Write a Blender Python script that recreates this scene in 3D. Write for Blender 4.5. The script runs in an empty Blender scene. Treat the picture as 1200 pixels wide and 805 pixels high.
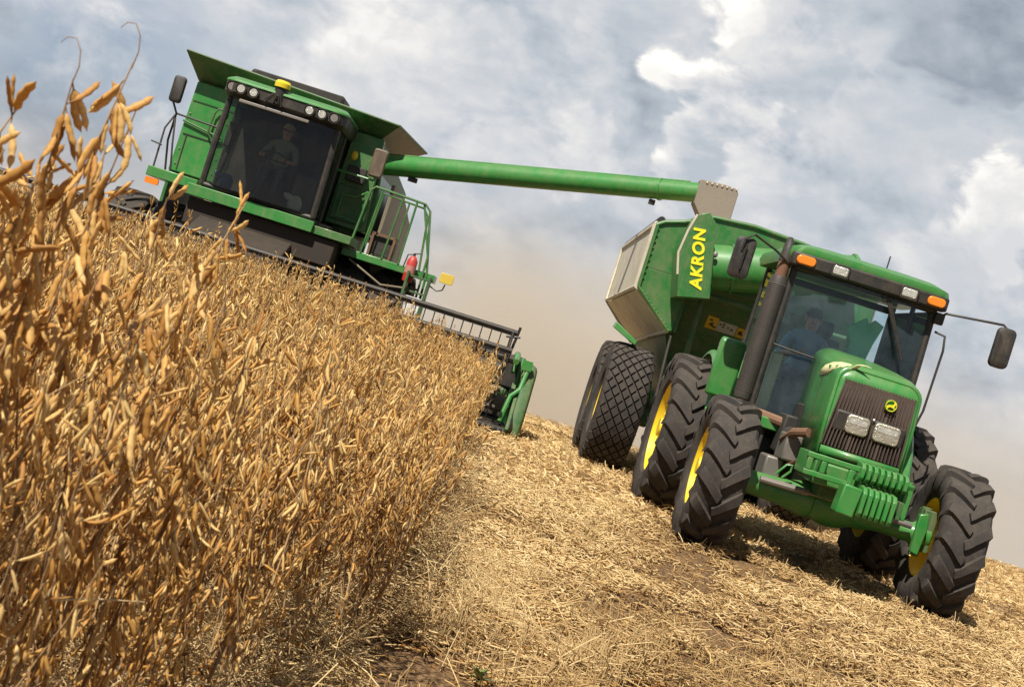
import bpy, math, random
import numpy as np
from mathutils import Vector, Matrix
R = math.radians
random.seed(7); rng = np.random.default_rng(7)
sc = bpy.context.scene
COL = sc.collection

# ------------------------------------------------------------------ camera
CH = 1.38; F = 1700.0
roll = R(17.5); pitch = R(0.40)
fwd = Vector((0, math.cos(pitch), -math.sin(pitch)))
upv = Vector((0, math.sin(pitch), math.cos(pitch)))
rgt = Vector((1, 0, 0))
cx_ = math.cos(roll)*rgt + math.sin(roll)*upv
cy_ = -math.sin(roll)*rgt + math.cos(roll)*upv
cam_d = bpy.data.cameras.new('camera'); cam = bpy.data.objects.new('camera', cam_d); COL.objects.link(cam)
m = Matrix((cx_, cy_, -fwd)).transposed().to_4x4(); m.translation = Vector((0, 0, CH))
cam.matrix_world = m
cam_d.lens = F/1200*36; cam_d.sensor_width = 36; cam_d.clip_end = 3000; cam_d.clip_start = 0.05
cam_d.dof.use_dof = True; cam_d.dof.focus_distance = 14.5; cam_d.dof.aperture_fstop = 14
sc.camera = cam
def pdir(px, py):
    return (fwd + (px-600)/F*cx_ + (402.5-py)/F*cy_).normalized()

# ------------------------------------------------------------------ light
SUN_EL, SUN_AZ = 54, -150          # azimuth from +Y (view direction), clockwise; negative = left
sdir = Vector((math.sin(R(SUN_AZ))*math.cos(R(SUN_EL)), math.cos(R(SUN_AZ))*math.cos(R(SUN_EL)), math.sin(R(SUN_EL))))
sl = bpy.data.lights.new('sun', 'SUN'); sl.energy = 5.0; sl.angle = R(0.55); sl.color = (1.0, 0.94, 0.84)
so = bpy.data.objects.new('sun', sl); COL.objects.link(so)
so.rotation_euler = sdir.to_track_quat('Z', 'Y').to_euler(); so.location = (-10, -10, 30)
sc.view_settings.view_transform = 'Standard'; sc.view_settings.look = 'None'
sc.view_settings.gamma = 1; sc.view_settings.exposure = 0.38; sc.view_settings.use_curve_mapping = False

world = bpy.data.worlds.new('World'); sc.world = world; world.use_nodes = True
class NT:
    """tiny node tree helper"""
    def __init__(s, tree): s.t = tree; s.t.nodes.clear()
    def n(s, typ, inputs=None, **props):
        nd = s.t.nodes.new(typ)
        for k, v in props.items(): setattr(nd, k, v)
        for k, v in (inputs or {}).items(): s.put(nd.inputs[k], v)
        return nd
    def put(s, sock, v):
        if isinstance(v, bpy.types.NodeSocket): s.t.links.new(v, sock)
        else: sock.default_value = v
    def math(s, op, a, b=0.0, c=0.0, clamp=False):
        nd = s.t.nodes.new('ShaderNodeMath'); nd.operation = op; nd.use_clamp = clamp
        s.put(nd.inputs[0], a); s.put(nd.inputs[1], b); s.put(nd.inputs[2], c); return nd.outputs[0]
    def mix(s, f, a, b, blend='MIX'):
        nd = s.t.nodes.new('ShaderNodeMix'); nd.data_type = 'RGBA'; nd.blend_type = blend
        s.put(nd.inputs[0], f); s.put(nd.inputs[6], a); s.put(nd.inputs[7], b); return nd.outputs[2]
    def ramp(s, f, stops, interp='LINEAR'):
        nd = s.t.nodes.new('ShaderNodeValToRGB'); s.put(nd.inputs[0], f); cr = nd.color_ramp; cr.interpolation = interp
        while len(cr.elements) < len(stops): cr.elements.new(0.5)
        for e, (p, c) in zip(cr.elements, stops):
            e.position = p; e.color = (c, c, c, 1) if isinstance(c, (int, float)) else (*c, 1)
        return nd.outputs[0]
    def noise(s, vec, scale, detail=4, rough=0.55, dist=0.0, out=0):
        nd = s.t.nodes.new('ShaderNodeTexNoise')
        if vec is not None: s.put(nd.inputs['Vector'], vec)
        nd.inputs['Scale'].default_value = scale; nd.inputs['Detail'].default_value = detail
        nd.inputs['Roughness'].default_value = rough; nd.inputs['Distortion'].default_value = dist
        return nd.outputs[out]
    def vadd(s, a, b):
        nd = s.t.nodes.new('ShaderNodeVectorMath'); nd.operation = 'ADD'; s.put(nd.inputs[0], a); s.put(nd.inputs[1], b); return nd.outputs[0]

SKY_S = 0.1
w = NT(world.node_tree)
tc = w.n('ShaderNodeTexCoord').outputs['Generated']
sky = w.n('ShaderNodeTexSky', sky_type='NISHITA', sun_disc=False, sun_elevation=R(SUN_EL), sun_rotation=R(SUN_AZ) % (2*math.pi),
          dust_density=2.0, air_density=1.0)
mp = w.n('ShaderNodeMapping', {'Vector': tc, 'Scale': (1, 1, 1.5)}).outputs[0]
# warp so that the puffs billow
wrp = w.n('ShaderNodeVectorMath', operation='SUBTRACT'); w.put(wrp.inputs[0], w.noise(mp, 9, 3, 0.5, 0, 1)); w.put(wrp.inputs[1], (0.5, 0.5, 0.5))
wsc = w.n('ShaderNodeVectorMath', operation='SCALE'); w.put(wsc.inputs[0], wrp.outputs[0]); wsc.inputs['Scale'].default_value = 0.045
pos = w.vadd(mp, wsc.outputs[0])
n1 = w.noise(pos, 8.5, 9, 0.56)
off = tuple(v*0.026 for v in (.25, 0.0, 1.0))
n2 = w.noise(w.vadd(pos, off), 8.5, 9, 0.56)
relief = w.math('SUBTRACT', n1, n2)
bill = w.math('SUBTRACT', 1.0, w.n('ShaderNodeTexVoronoi', {'Vector': pos, 'Scale': 17.0, 'Detail': 3.0, 'Roughness': 0.55}, feature='F1').outputs['Distance'])
n3 = w.noise(pos, 24, 6, 0.55); n4 = w.noise(w.vadd(pos, tuple(v*.4 for v in off)), 24, 6, 0.55)
B = w.math('ADD', w.math('MULTIPLY', relief, .7), 0.73)
B = w.math('ADD', B, w.math('MULTIPLY', w.math('SUBTRACT', n3, n4), 0.35))
B = w.math('ADD', B, w.math('MULTIPLY', w.math('SUBTRACT', n1, 0.5), 0.30))
B = w.math('ADD', B, w.math('MULTIPLY', w.math('SUBTRACT', bill, 0.55), 0.22))
def xdist(px, py, rad, w1, w3):
    """distance from a sky direction in units of rad, its rim broken up by the cloud noise"""
    d = pdir(px, py); vm = w.n('ShaderNodeVectorMath', operation='DISTANCE'); w.put(vm.inputs[0], w.vadd(tc, wsc.outputs[0])); vm.inputs[1].default_value = d
    x = w.math('DIVIDE', vm.outputs['Value'], rad/F)
    x = w.math('ADD', x, w.math('MULTIPLY', w.math('SUBTRACT', n1, 0.5), -w1))
    x = w.math('ADD', x, w.math('MULTIPLY', w.math('SUBTRACT', n3, 0.5), -w3))
    return w.math('ADD', x, w.math('MULTIPLY', w.math('SUBTRACT', bill, 0.55), -w3*.55)), d
def blob(px, py, rad, amt, wob=0.5):
    x, d = xdist(px, py, rad, wob*4, .5)
    return w.n('ShaderNodeMapRange', {'Value': x, 'From Min': 0.35, 'From Max': 1.25, 'To Min': amt, 'To Max': 0.0}, interpolation_type='SMOOTHSTEP').outputs[0]
for b_ in [(450,60,150,.14),(1165,235,75,.10),(700,120,90,.06),(380,120,80,.06),(1180,55,130,-.16),(1090,-20,110,-.08),(980,260,110,-.08),(690,270,90,-.10),(250,40,70,-.04),(60,30,70,.06)]:
    B = w.math('ADD', B, blob(*b_))
# cumulus heaps, far to near: value of the core, value of the sunlit rim, hardness of the edge
lit = (-.55*cx_+.75*cy_)
def puff(px, py, rad, core, rim, soft=.14, amt=1.0):
    global B
    x, d = xdist(px, py, rad, 2.0, .9)
    sb = w.n('ShaderNodeVectorMath', operation='SUBTRACT'); w.put(sb.inputs[0], tc); sb.inputs[1].default_value = d
    dt = w.n('ShaderNodeVectorMath', operation='DOT_PRODUCT'); w.put(dt.inputs[0], sb.outputs[0]); dt.inputs[1].default_value = lit
    up = w.math('DIVIDE', dt.outputs['Value'], rad/F)
    al = w.n('ShaderNodeMapRange', {'Value': x, 'From Min': 1.0-soft, 'From Max': 1.0+soft*.5, 'To Min': amt, 'To Max': 0.0}, interpolation_type='SMOOTHSTEP').outputs[0]
    fr = w.math('ADD', w.math('MULTIPLY', up, .55), w.math('MULTIPLY', w.math('POWER', w.math('MAXIMUM', x, 0.0), 2.0), .45))
    fr = w.math('ADD', fr, w.math('MULTIPLY', relief, 2.6)); fr = w.math('ADD', fr, w.math('MULTIPLY', w.math('SUBTRACT', n3, n4), 1.6))
    val = w.n('ShaderNodeMapRange', {'Value': fr, 'From Min': -.05, 'From Max': .85, 'To Min': core, 'To Max': rim}).outputs[0]
    B = w.math('ADD', w.math('MULTIPLY', B, w.math('SUBTRACT', 1.0, al)), w.math('MULTIPLY', val, al))
for a_ in [(250,60,80,.62,.80,.5,.6),(470,110,120,.62,.88,.35,.8),(560,20,90,.55,.82,.35,.8),(600,190,75,.58,.80,.4,.7),(1060,150,120,.56,.74,.5,.8),
           (880,15,62,.84,1.03,.22),(930,70,95,.50,.80,.15),(775,88,44,.90,1.05,.26),(700,175,80,.56,.86,.2,.9),(840,175,105,.50,.98,.18),(915,215,70,.55,.82,.2,.9),
           (1140,30,120,.26,.50,.35,.9),(1175,250,80,.70,.96,.2),(1110,300,60,.60,.80,.3,.8),(560,300,60,.62,.80,.3,.7),(645,310,50,.62,.76,.4,.6),(700,330,80,.60,.70,.5,.6),(740,10,60,.48,.72,.3,.8)]:
    puff(*a_)
cloud = w.ramp(B, [(0.10, (.155,.195,.27)), (0.34, (.35,.40,.46)), (0.52, (.50,.545,.60)), (0.66, (.63,.65,.68)), (0.82, (.80,.79,.78)), (0.98, (1.06,1.03,.97))])
gap = w.math('ADD', blob(120,130,150,1.0,.7), blob(20,90,120,.9,.7))
gap = w.math('ADD', gap, blob(640,335,90,.25,.6)); gap = w.math('ADD', gap, blob(190,30,90,.35,.6)); gap = w.math('ADD', gap, blob(20,210,120,.5,.6))
gap = w.math('ADD', gap, blob(560,190,80,.25,.6)); gap = w.math('ADD', gap, blob(300,60,70,.3,.6))
gap = w.math('MULTIPLY', w.math('MINIMUM', gap, 1.0), 0.85)
blue = w.mix(0.35, (.19,.29,.46,1), w.mix(1.0, sky.outputs[0], (SKY_S,SKY_S,SKY_S,1), 'MULTIPLY'))
gapn = w.math('MULTIPLY', gap, w.n('ShaderNodeMapRange', {'Value': n1, 'From Min': 0.42, 'From Max': 0.62, 'To Min': 1.0, 'To Max': 0.15}).outputs[0])
skyc = w.mix(gapn, cloud, blue)
# unseen sky overhead and behind the camera, made darker blue to cut fill light
sx_ = w.n('ShaderNodeSeparateXYZ', {'Vector': tc})
dim_sky = w.math('MAXIMUM', w.n('ShaderNodeMapRange', {'Value': sx_.outputs[2], 'From Min': .42, 'From Max': .62, 'To Min': 0, 'To Max': .85}).outputs[0], w.n('ShaderNodeMapRange', {'Value': sx_.outputs[1], 'From Min': .45, 'From Max': .1, 'To Min': 0, 'To Max': .75}).outputs[0])
skyc = w.mix(dim_sky, skyc, (.11,.155,.23,1))
# dusty air low over the field
sep = w.n('ShaderNodeSeparateXYZ', {'Vector': tc}).outputs[2]
low = w.n('ShaderNodeMapRange', {'Value': sep, 'From Min': 0.085, 'From Max': -0.035, 'To Min': 0.0, 'To Max': 0.88}, interpolation_type='SMOOTHSTEP').outputs[0]
skyc = w.mix(low, skyc, (.58,.54,.495,1))
sca = w.mix(1.0, skyc, (0.81/SKY_S,)*3+(1,), 'MULTIPLY')
bg = w.n('ShaderNodeBackground', {'Color': sca, 'Strength': SKY_S})
w.t.links.new(bg.outputs[0], w.n('ShaderNodeOutputWorld').inputs[0])

# ------------------------------------------------------------------ materials
def mat(name, col, rough=0.5, metal=0.0, dust=0.0, dustcol=(.30,.22,.13), spec=0.5, bump=0.0, bscale=60, var=0.12, vscale=3.0, coat=0.0, emis=None):
    m_ = bpy.data.materials.new(name); m_.use_nodes = True; t = NT(m_.node_tree)
    ob = t.n('ShaderNodeTexCoord').outputs['Object']
    nz = t.noise(ob, vscale, 5, 0.6)
    dark = tuple(c*(1-var) for c in col)+(1,); lite = tuple(min(1, c*(1+var)) for c in col)+(1,)
    c = t.mix(nz, dark, lite)
    rr = rough
    if dust > 0:
        geo = t.n('ShaderNodeNewGeometry'); nz2 = t.noise(ob, 5.5, 8, 0.68, 0.4)
        up = t.n('ShaderNodeSeparateXYZ', {'Vector': geo.outputs['Normal']}).outputs[2]
        f = t.n('ShaderNodeMapRange', {'Value': nz2, 'From Min': 0.38, 'From Max': 0.72, 'To Min': 0.10*dust, 'To Max': dust}).outputs[0]
        f = t.math('ADD', f, t.math('MULTIPLY', t.math('MAXIMUM', up, 0.0), dust*0.35), clamp=True)
        stv = t.n('ShaderNodeMapping', {'Vector': ob, 'Scale': (14, 14, 1.2)}).outputs[0]
        st = t.n('ShaderNodeMapRange', {'Value': t.noise(stv, 1.0, 4, .6), 'From Min': .55, 'From Max': .75, 'To Min': 0, 'To Max': dust*.55}).outputs[0]
        sp = t.n('ShaderNodeMapRange', {'Value': t.noise(ob, 70, 2, .5), 'From Min': .64, 'From Max': .72, 'To Min': 0, 'To Max': min(1,dust*1.2)}).outputs[0]
        f = t.math('ADD', t.math('ADD', f, st), sp, clamp=True)
        c = t.mix(f, c, (*dustcol, 1)); rr = t.math('ADD', rough, t.math('MULTIPLY', f, 0.5), clamp=True)
    p = t.n('ShaderNodeBsdfPrincipled', {'Base Color': c, 'Roughness': rr, 'Metallic': metal, 'Specular IOR Level': spec, 'Coat Weight': coat, 'Coat Roughness': 0.15})
    if coat > 0:                                   # painted sheet: slight waviness breaks the reflections, fine chaff specks
        bn = t.n('ShaderNodeBump', {'Strength': .10, 'Distance': .05, 'Height': t.noise(ob, 2.2, 3, .5)}); t.t.links.new(bn.outputs[0], p.inputs['Normal'])
    if bump > 0:
        bn = t.n('ShaderNodeBump', {'Strength': bump, 'Distance': 0.01, 'Height': t.noise(ob, bscale, 5, 0.6)})
        t.t.links.new(bn.outputs[0], p.inputs['Normal'])
    t.t.links.new(p.outputs[0], t.n('ShaderNodeOutputMaterial').inputs[0])
    return m_
def glass_mat(name, tint, refl=0.9, haze=0.05, hcol=(.36,.30,.22)):
    m_ = bpy.data.materials.new(name); m_.use_nodes = True; t = NT(m_.node_tree)
    tr = t.n('ShaderNodeBsdfTransparent', {'Color': (*tint, 1)}); gl = t.n('ShaderNodeBsdfGlossy', {'Color': (refl, refl, refl, 1), 'Roughness': 0.04})
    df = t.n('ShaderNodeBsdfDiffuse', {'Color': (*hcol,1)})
    ob = t.n('ShaderNodeTexCoord').outputs['Object']
    fr = t.n('ShaderNodeFresnel', {'IOR': 1.55}).outputs[0]
    a = t.n('ShaderNodeMixShader', {0: fr, 1: tr.outputs[0], 2: gl.outputs[0]})
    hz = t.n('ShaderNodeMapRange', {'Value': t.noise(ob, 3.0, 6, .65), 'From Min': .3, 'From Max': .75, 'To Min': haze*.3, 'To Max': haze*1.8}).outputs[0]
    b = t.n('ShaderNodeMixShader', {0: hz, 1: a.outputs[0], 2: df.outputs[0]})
    t.t.links.new(b.outputs[0], t.n('ShaderNodeOutputMaterial').inputs[0]); return m_
G = mat('green_paint', (.011,.160,.027), .40, dust=.36, coat=.25)
GB = mat('bright_green_paint', (.017,.225,.036), .36, dust=.27, coat=.3)
GD = mat('green_paint_weathered', (.010,.105,.024), .48, dust=.36)
Y = mat('yellow_paint', (.86,.60,.012), .40, dust=.16)
RB = mat('tyre_rubber', (.034,.032,.031), .80, dust=.50, dustcol=(.125,.100,.078), spec=.3, bump=.25, bscale=40)
BK = mat('black_plastic', (.014,.014,.015), .5, dust=.14)
BD = mat('dark_metal', (.022,.021,.020), .55, dust=.3, dustcol=(.12,.09,.06))
GR = mat('grille_brown_black', (.055,.036,.027), .6, dust=.6, dustcol=(.12,.085,.065))
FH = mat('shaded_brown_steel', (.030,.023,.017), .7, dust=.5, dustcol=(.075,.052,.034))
HL = mat('headlamp_reflector', (.52,.48,.38), .22, metal=.55, var=.5, vscale=16, bump=1.0, bscale=45)
MIRB = mat('mirror_back_brown', (.10,.07,.05), .5, dust=.4)
SV = mat('galvanised_dusty', (.66,.61,.49), .5, metal=.1, dust=.6, dustcol=(.42,.33,.21), vscale=1.5, var=.25)
SB = mat('side_panel_beige', (.20,.17,.12), .55, dust=.5, dustcol=(.24,.18,.11))
GY = mat('grey_metal', (.22,.21,.20), .45, metal=.5, dust=.3)
RUST = mat('rusty_steel', (.16,.07,.04), .7, dust=.3)
MUF = mat('muffler_guard', (.060,.056,.052), .5, metal=.3, dust=.3, dustcol=(.15,.11,.08))
WH = mat('white_paint', (.75,.75,.73), .5, dust=.15)
RED = mat('red_paint', (.50,.03,.03), .4, dust=.15)
AMB = mat('amber_lens', (.85,.24,.02), .2, spec=.6)
LENS = mat('lamp_lens', (.66,.65,.58), .18, metal=.45, var=.4, vscale=18, bump=.8, bscale=60)
MIRG = mat('mirror_glass', (.5,.5,.5), .05, metal=1)
CREAM = mat('cream_stripe', (.75,.72,.38), .45, dust=.1)
GLT = glass_mat('tractor_glass', (.80,.92,.95), haze=.085, hcol=(.26,.36,.42))  # bluish haze colour paints a sky reflection into the glass
GLD = glass_mat('door_glass_dusty', (.80,.92,.95), refl=.2, haze=.09, hcol=(.30,.32,.30))
GLC = glass_mat('combine_glass', (.76,.80,.76), refl=.85, haze=.010)
SEAT = mat('seat_fabric', (.035,.035,.04), .9)
SKIN = mat('skin', (.40,.22,.14), .6)
HAIR = mat('hair', (.02,.015,.012), .8)
BLUES = mat('blue_shirt', (.17,.30,.42), .9, bump=.3)
GREENS = mat('olive_shirt', (.20,.25,.17), .9, bump=.3)
TROUS = mat('work_trousers', (.05,.06,.09), .9)
HATC = mat('cap_cloth', (.55,.52,.40), .9)
JACK = mat('green_cloth', (.09,.62,.28), .85, bump=.3, bscale=20)

# ------------------------------------------------------------------ mesh helpers
class MB:
    def __init__(s): s.v = []; s.f = []; s.mi = []; s.cur = 0
    def add(s, vs, fs):
        o = len(s.v); s.v += [tuple(v) for v in vs]; s.f += [tuple(i+o for i in f) for f in fs]; s.mi += [s.cur]*len(fs); return s
    def box(s, c, d, rot=None):
        x, y, z = d[0]/2, d[1]/2, d[2]/2
        vs = [Vector(p) for p in ((-x,-y,-z),(x,-y,-z),(x,y,-z),(-x,y,-z),(-x,-y,z),(x,-y,z),(x,y,z),(-x,y,z))]
        if rot is not None:
            M = rot if isinstance(rot, Matrix) else Matrix.Rotation(rot[2],3,'Z') @ Matrix.Rotation(rot[1],3,'Y') @ Matrix.Rotation(rot[0],3,'X')
            vs = [M @ v for v in vs]
        return s.add([v+Vector(c) for v in vs], [(0,3,2,1),(4,5,6,7),(0,1,5,4),(1,2,6,5),(2,3,7,6),(3,0,4,7)])
    def bb(s, x0, x1, y0, y1, z0, z1): return s.box(((x0+x1)/2,(y0+y1)/2,(z0+z1)/2), (abs(x1-x0),abs(y1-y0),abs(z1-z0)))
    def tube(s, pts, r, n=8, cap=True, closed=False):
        P = [Vector(p) for p in pts]; k = len(P); rr = r if isinstance(r, (list, tuple)) else [r]*k
        rings = []; prev = None
        for i in range(k):
            if closed: t = (P[(i+1)%k]-P[i-1])
            else: t = (P[min(i+1,k-1)]-P[max(i-1,0)])
            t.normalize()
            if prev is None:
                a = Vector((0,0,1)) if abs(t.z) < .9 else Vector((0,1,0)); u = t.cross(a).normalized()
            else: u = (prev - t*prev.dot(t)).normalized()
            prev = u; w_ = t.cross(u)
            rings.append([P[i]+(u*math.cos(2*math.pi*j/n)+w_*math.sin(2*math.pi*j/n))*rr[i] for j in range(n)])
        vs = [v for g in rings for v in g]; fs = []
        for i in range(k if closed else k-1):
            a, b = i*n, ((i+1)%k)*n
            for j in range(n): fs.append((a+j, b+j, b+(j+1)%n, a+(j+1)%n))
        if cap and not closed: fs += [tuple(range(n)), tuple((k-1)*n+n-1-j for j in range(n))]
        return s.add(vs, fs)
    def lathe(s, prof, c=(0,0,0), axis='x', n=32, closed=False):
        vs = []; fs = []; k = len(prof)
        for i in range(n):
            th = 2*math.pi*i/n; co, si = math.cos(th), math.sin(th)
            for a, r in prof:
                p = {'x': (a, -r*co, r*si), 'y': (r*co, a, r*si), 'z': (r*co, r*si, a)}[axis]
                vs.append((p[0]+c[0], p[1]+c[1], p[2]+c[2]))
        for i in range(n):
            a0, b0 = i*k, ((i+1)%n)*k
            for j in range(k if closed else k-1):
                fs.append((a0+j, b0+j, b0+(j+1)%k, a0+(j+1)%k))
        return s.add(vs, fs)
    def prism(s, poly, a0, a1, plane='xz', cap=True):
        n = len(poly)
        def P(p, a): return {'xz': (p[0], a, p[1]), 'yz': (a, p[0], p[1]), 'xy': (p[0], p[1], a)}[plane]
        vs = [P(p, a0) for p in poly]+[P(p, a1) for p in poly]
        fs = [(i, (i+1)%n, n+(i+1)%n, n+i) for i in range(n)]
        if cap: fs += [tuple(range(n)), tuple(2*n-1-i for i in range(n))]
        return s.add(vs, fs)
    def loft(s, rings, cap=True, closed=True):
        n = len(rings[0]); vs = [v for g in rings for v in g]; fs = []
        for i in range(len(rings)-1):
            for j in range(n if closed else n-1): fs.append((i*n+j, i*n+(j+1)%n, (i+1)*n+(j+1)%n, (i+1)*n+j))
        if cap: fs += [tuple(range(n)), tuple((len(rings)-1)*n+n-1-j for j in range(n))]
        return s.add(vs, fs)
    def plate(s, pts, th, nrm=None):
        P = [Vector(p) for p in pts]
        N = Vector(nrm).normalized() if nrm is not None else (P[1]-P[0]).cross(P[2]-P[0]).normalized()
        return s.loft([[p+N*th/2 for p in P], [p-N*th/2 for p in P]])
    def ell(s, c, r, n=14, m=8, rot=None):
        vs = []; fs = []
        for i in range(m+1):
            ph = math.pi*i/m
            for j in range(n):
                th = 2*math.pi*j/n; v = Vector((r[0]*math.sin(ph)*math.cos(th), r[1]*math.sin(ph)*math.sin(th), r[2]*math.cos(ph)))
                if rot is not None: v = rot @ v
                vs.append(v+Vector(c))
        for i in range(m):
            for j in range(n): fs.append((i*n+j, (i+1)*n+j, (i+1)*n+(j+1)%n, i*n+(j+1)%n))
        return s.add(vs, fs)
def rrect(w_, h_, r, n=4, cx=0, cz=0):
    out = []
    for sx, sz, a0 in ((1,1,0),(-1,1,90),(-1,-1,180),(1,-1,270)):
        for i in range(n+1):
            a = R(a0+90*i/n); out.append((cx+sx*(w_/2-r)+r*math.cos(a), cz+sz*(h_/2-r)+r*math.sin(a)))
    return out
def P(name, mb, mats, parent=None, bevel=0, smooth=35, loc=None, fix=True):
    me = bpy.data.meshes.new(name); me.from_pydata([tuple(v) for v in mb.v], [], mb.f)
    mats = mats if isinstance(mats, (list, tuple)) else [mats]
    for x in mats: me.materials.append(x)
    if len(mats) > 1: me.polygons.foreach_set('material_index', mb.mi)
    me.update()
    if fix:
        import bmesh
        b = bmesh.new(); b.from_mesh(me); bmesh.ops.recalc_face_normals(b, faces=b.faces); b.to_mesh(me); b.free()
    me.polygons.foreach_set('use_smooth', [True]*len(me.polygons)); me.set_sharp_from_angle(angle=R(smooth))
    o = bpy.data.objects.new(name, me); COL.objects.link(o)
    if parent: o.parent = parent
    if loc: o.location = loc
    if bevel:
        bv = o.modifiers.new('bevel', 'BEVEL'); bv.width = bevel; bv.segments = 2; bv.limit_method = 'ANGLE'; bv.angle_limit = R(40); bv.harden_normals = False
    return o
def tag(o, label=None, cat=None, group=None, kind=None):
    if label: o['label'] = label
    if cat: o['category'] = cat
    if group: o['group'] = group
    if kind: o['kind'] = kind
    return o
def thing(name, label, cat, loc=(0,0,0), rz=0, group=None):
    o = bpy.data.objects.new(name, None); COL.objects.link(o); o.location = loc; o.rotation_euler = (0,0,rz); o.empty_display_size = .3
    return tag(o, label, cat, group)
def gz(x, y):
    """terrain height: a gentle crest that falls away behind the machines"""
    y = np.asarray(y, float); a = np.maximum(y-16, 0); a2 = np.minimum(a, 42)
    return -0.00126*a2*a2 - 0.106*(a-a2) + 0*np.asarray(x, float)

# ------------------------------------------------------------------ tyres and wheels
def tyre_prof(Rr, w_, rr):
    h = [(-.40,rr-.01),(-.46,rr+.02),(-.50,rr+(Rr-rr)*.42),(-.495,rr+(Rr-rr)*.62),(-.46,Rr-.085),(-.40,Rr-.055),(-.2,Rr-.045),(0,Rr-.042)]
    return [(a*w_, r) for a, r in h]+[(-a*w_, r) for a, r in h[-2::-1]]
def carc(t, Rr):            # carcass radius at |a|/w
    return float(np.interp(t, [0,.2,.40,.46,.495,.51], [Rr-.042,Rr-.045,Rr-.055,Rr-.085,Rr-.16,Rr-.24]))
def lug_tyre(Rr, w_, rr, n=21, lw=.032):
    b = MB(); b.lathe(tyre_prof(Rr, w_, rr), n=64)
    for sgn in (-1, 1):
        for k in range(n):
            th0 = 2*math.pi*(k+(.5 if sgn > 0 else 0))/n; rings = []
            for i, t in enumerate((-.035,.06,.17,.28,.38,.45,.488,.505)):
                a = sgn*t*w_; tt = max(0, t)/.46
                th = th0 + 1.05*min(1.05, tt)**.85*(.44*w_)/Rr
                rb = carc(abs(t), Rr)-.012; rt = [Rr-.004,Rr,Rr,Rr-.002,Rr-.008,Rr-.028,Rr-.10,Rr-.20][i]
                hw = lw*(1+.35*tt); hb = hw*1.45; sk = .3*hw*sgn
                q = []
                for da, r, h in ((0,rb,-hb),(0,rt,-hw),(0,rt,hw),(0,rb,hb)):
                    an = th + h/Rr; q.append((a+sk*(1 if h < 0 else -1), -r*math.cos(an), r*math.sin(an)))
                rings.append(q)
            b.loft(rings)
    return b
def diamond_tyre(Rr, w_, rr, n=30, rows=9):
    b = MB(); pr = [(a, r-.004) for a, r in tyre_prof(Rr, w_, rr)]; b.lathe(pr, n=64)
    for j in range(rows):
        ac = (j-(rows-1)/2)/(rows-1)*.88; st = .5 if j % 2 else 0; da = .88/(rows-1)*.86
        for k in range(n):
            th = 2*math.pi*(k+st)/n; dt = math.pi/n*.86; base = []; top = []
            for (sa, s_t) in ((-1,0),(0,1),(1,0),(0,-1)):
                A = ac+sa*da; A = max(-.49, min(.49, A)); r0 = carc(abs(A), Rr)-.01; r1 = r0+.044
                A2 = ac+sa*da*.9; A2 = max(-.49, min(.49, A2))
                an = th+s_t*dt; an2 = th+s_t*dt*.9
                base.append((A*w_, -r0*math.cos(an), r0*math.sin(an))); top.append((A2*w_*1.0, -r1*math.cos(an2), r1*math.sin(an2)))
            b.loft([base, top])
    return b
def rim_mesh(rr, w_, dish=.05, n=40):
    """outer face towards -x"""
    b = MB()
    pr = [(-.40*w_,rr+.025),(-.405*w_,rr+.005),(-.39*w_,rr-.015),(-.30*w_,rr-.03),(-.20*w_,rr-.055),(-dish-.01,rr-.06),(-dish,rr-.10),(-dish-.035,rr*.62),(-dish-.02,rr*.42),(-dish-.02,.02),
          (-dish+.01,.02),(-dish+.01,rr*.42),(-dish-.01,rr*.62),(-dish+.02,rr-.09),(.0,rr-.045),(.25*w_,rr-.035),(.39*w_,rr-.015),(.405*w_,rr+.005),(.40*w_,rr+.025),(.36*w_,rr+.0),(.1*w_,rr-.015),(-.1*w_,rr-.03),(-.36*w_,rr)]
    b.lathe(pr, n=n, closed=True)
    return b
def hub_mesh(r, dish=.05, sgn=-1):
    b = MB(); b.lathe([(-dish-.10,.001),(-dish-.10,r*.55),(-dish-.05,r*.6),(-dish-.045,r),(-dish-.015,r*1.02),(.08,r*1.0),(.08,.001)], n=20)
    for k in range(10):
        a = 2*math.pi*k/10; b.tube([(-dish-.07, -r*.84*math.cos(a), r*.84*math.sin(a)), (-dish-.02, -r*.84*math.cos(a), r*.84*math.sin(a))], .014, 6)
    return b
_cache = {}
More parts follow.
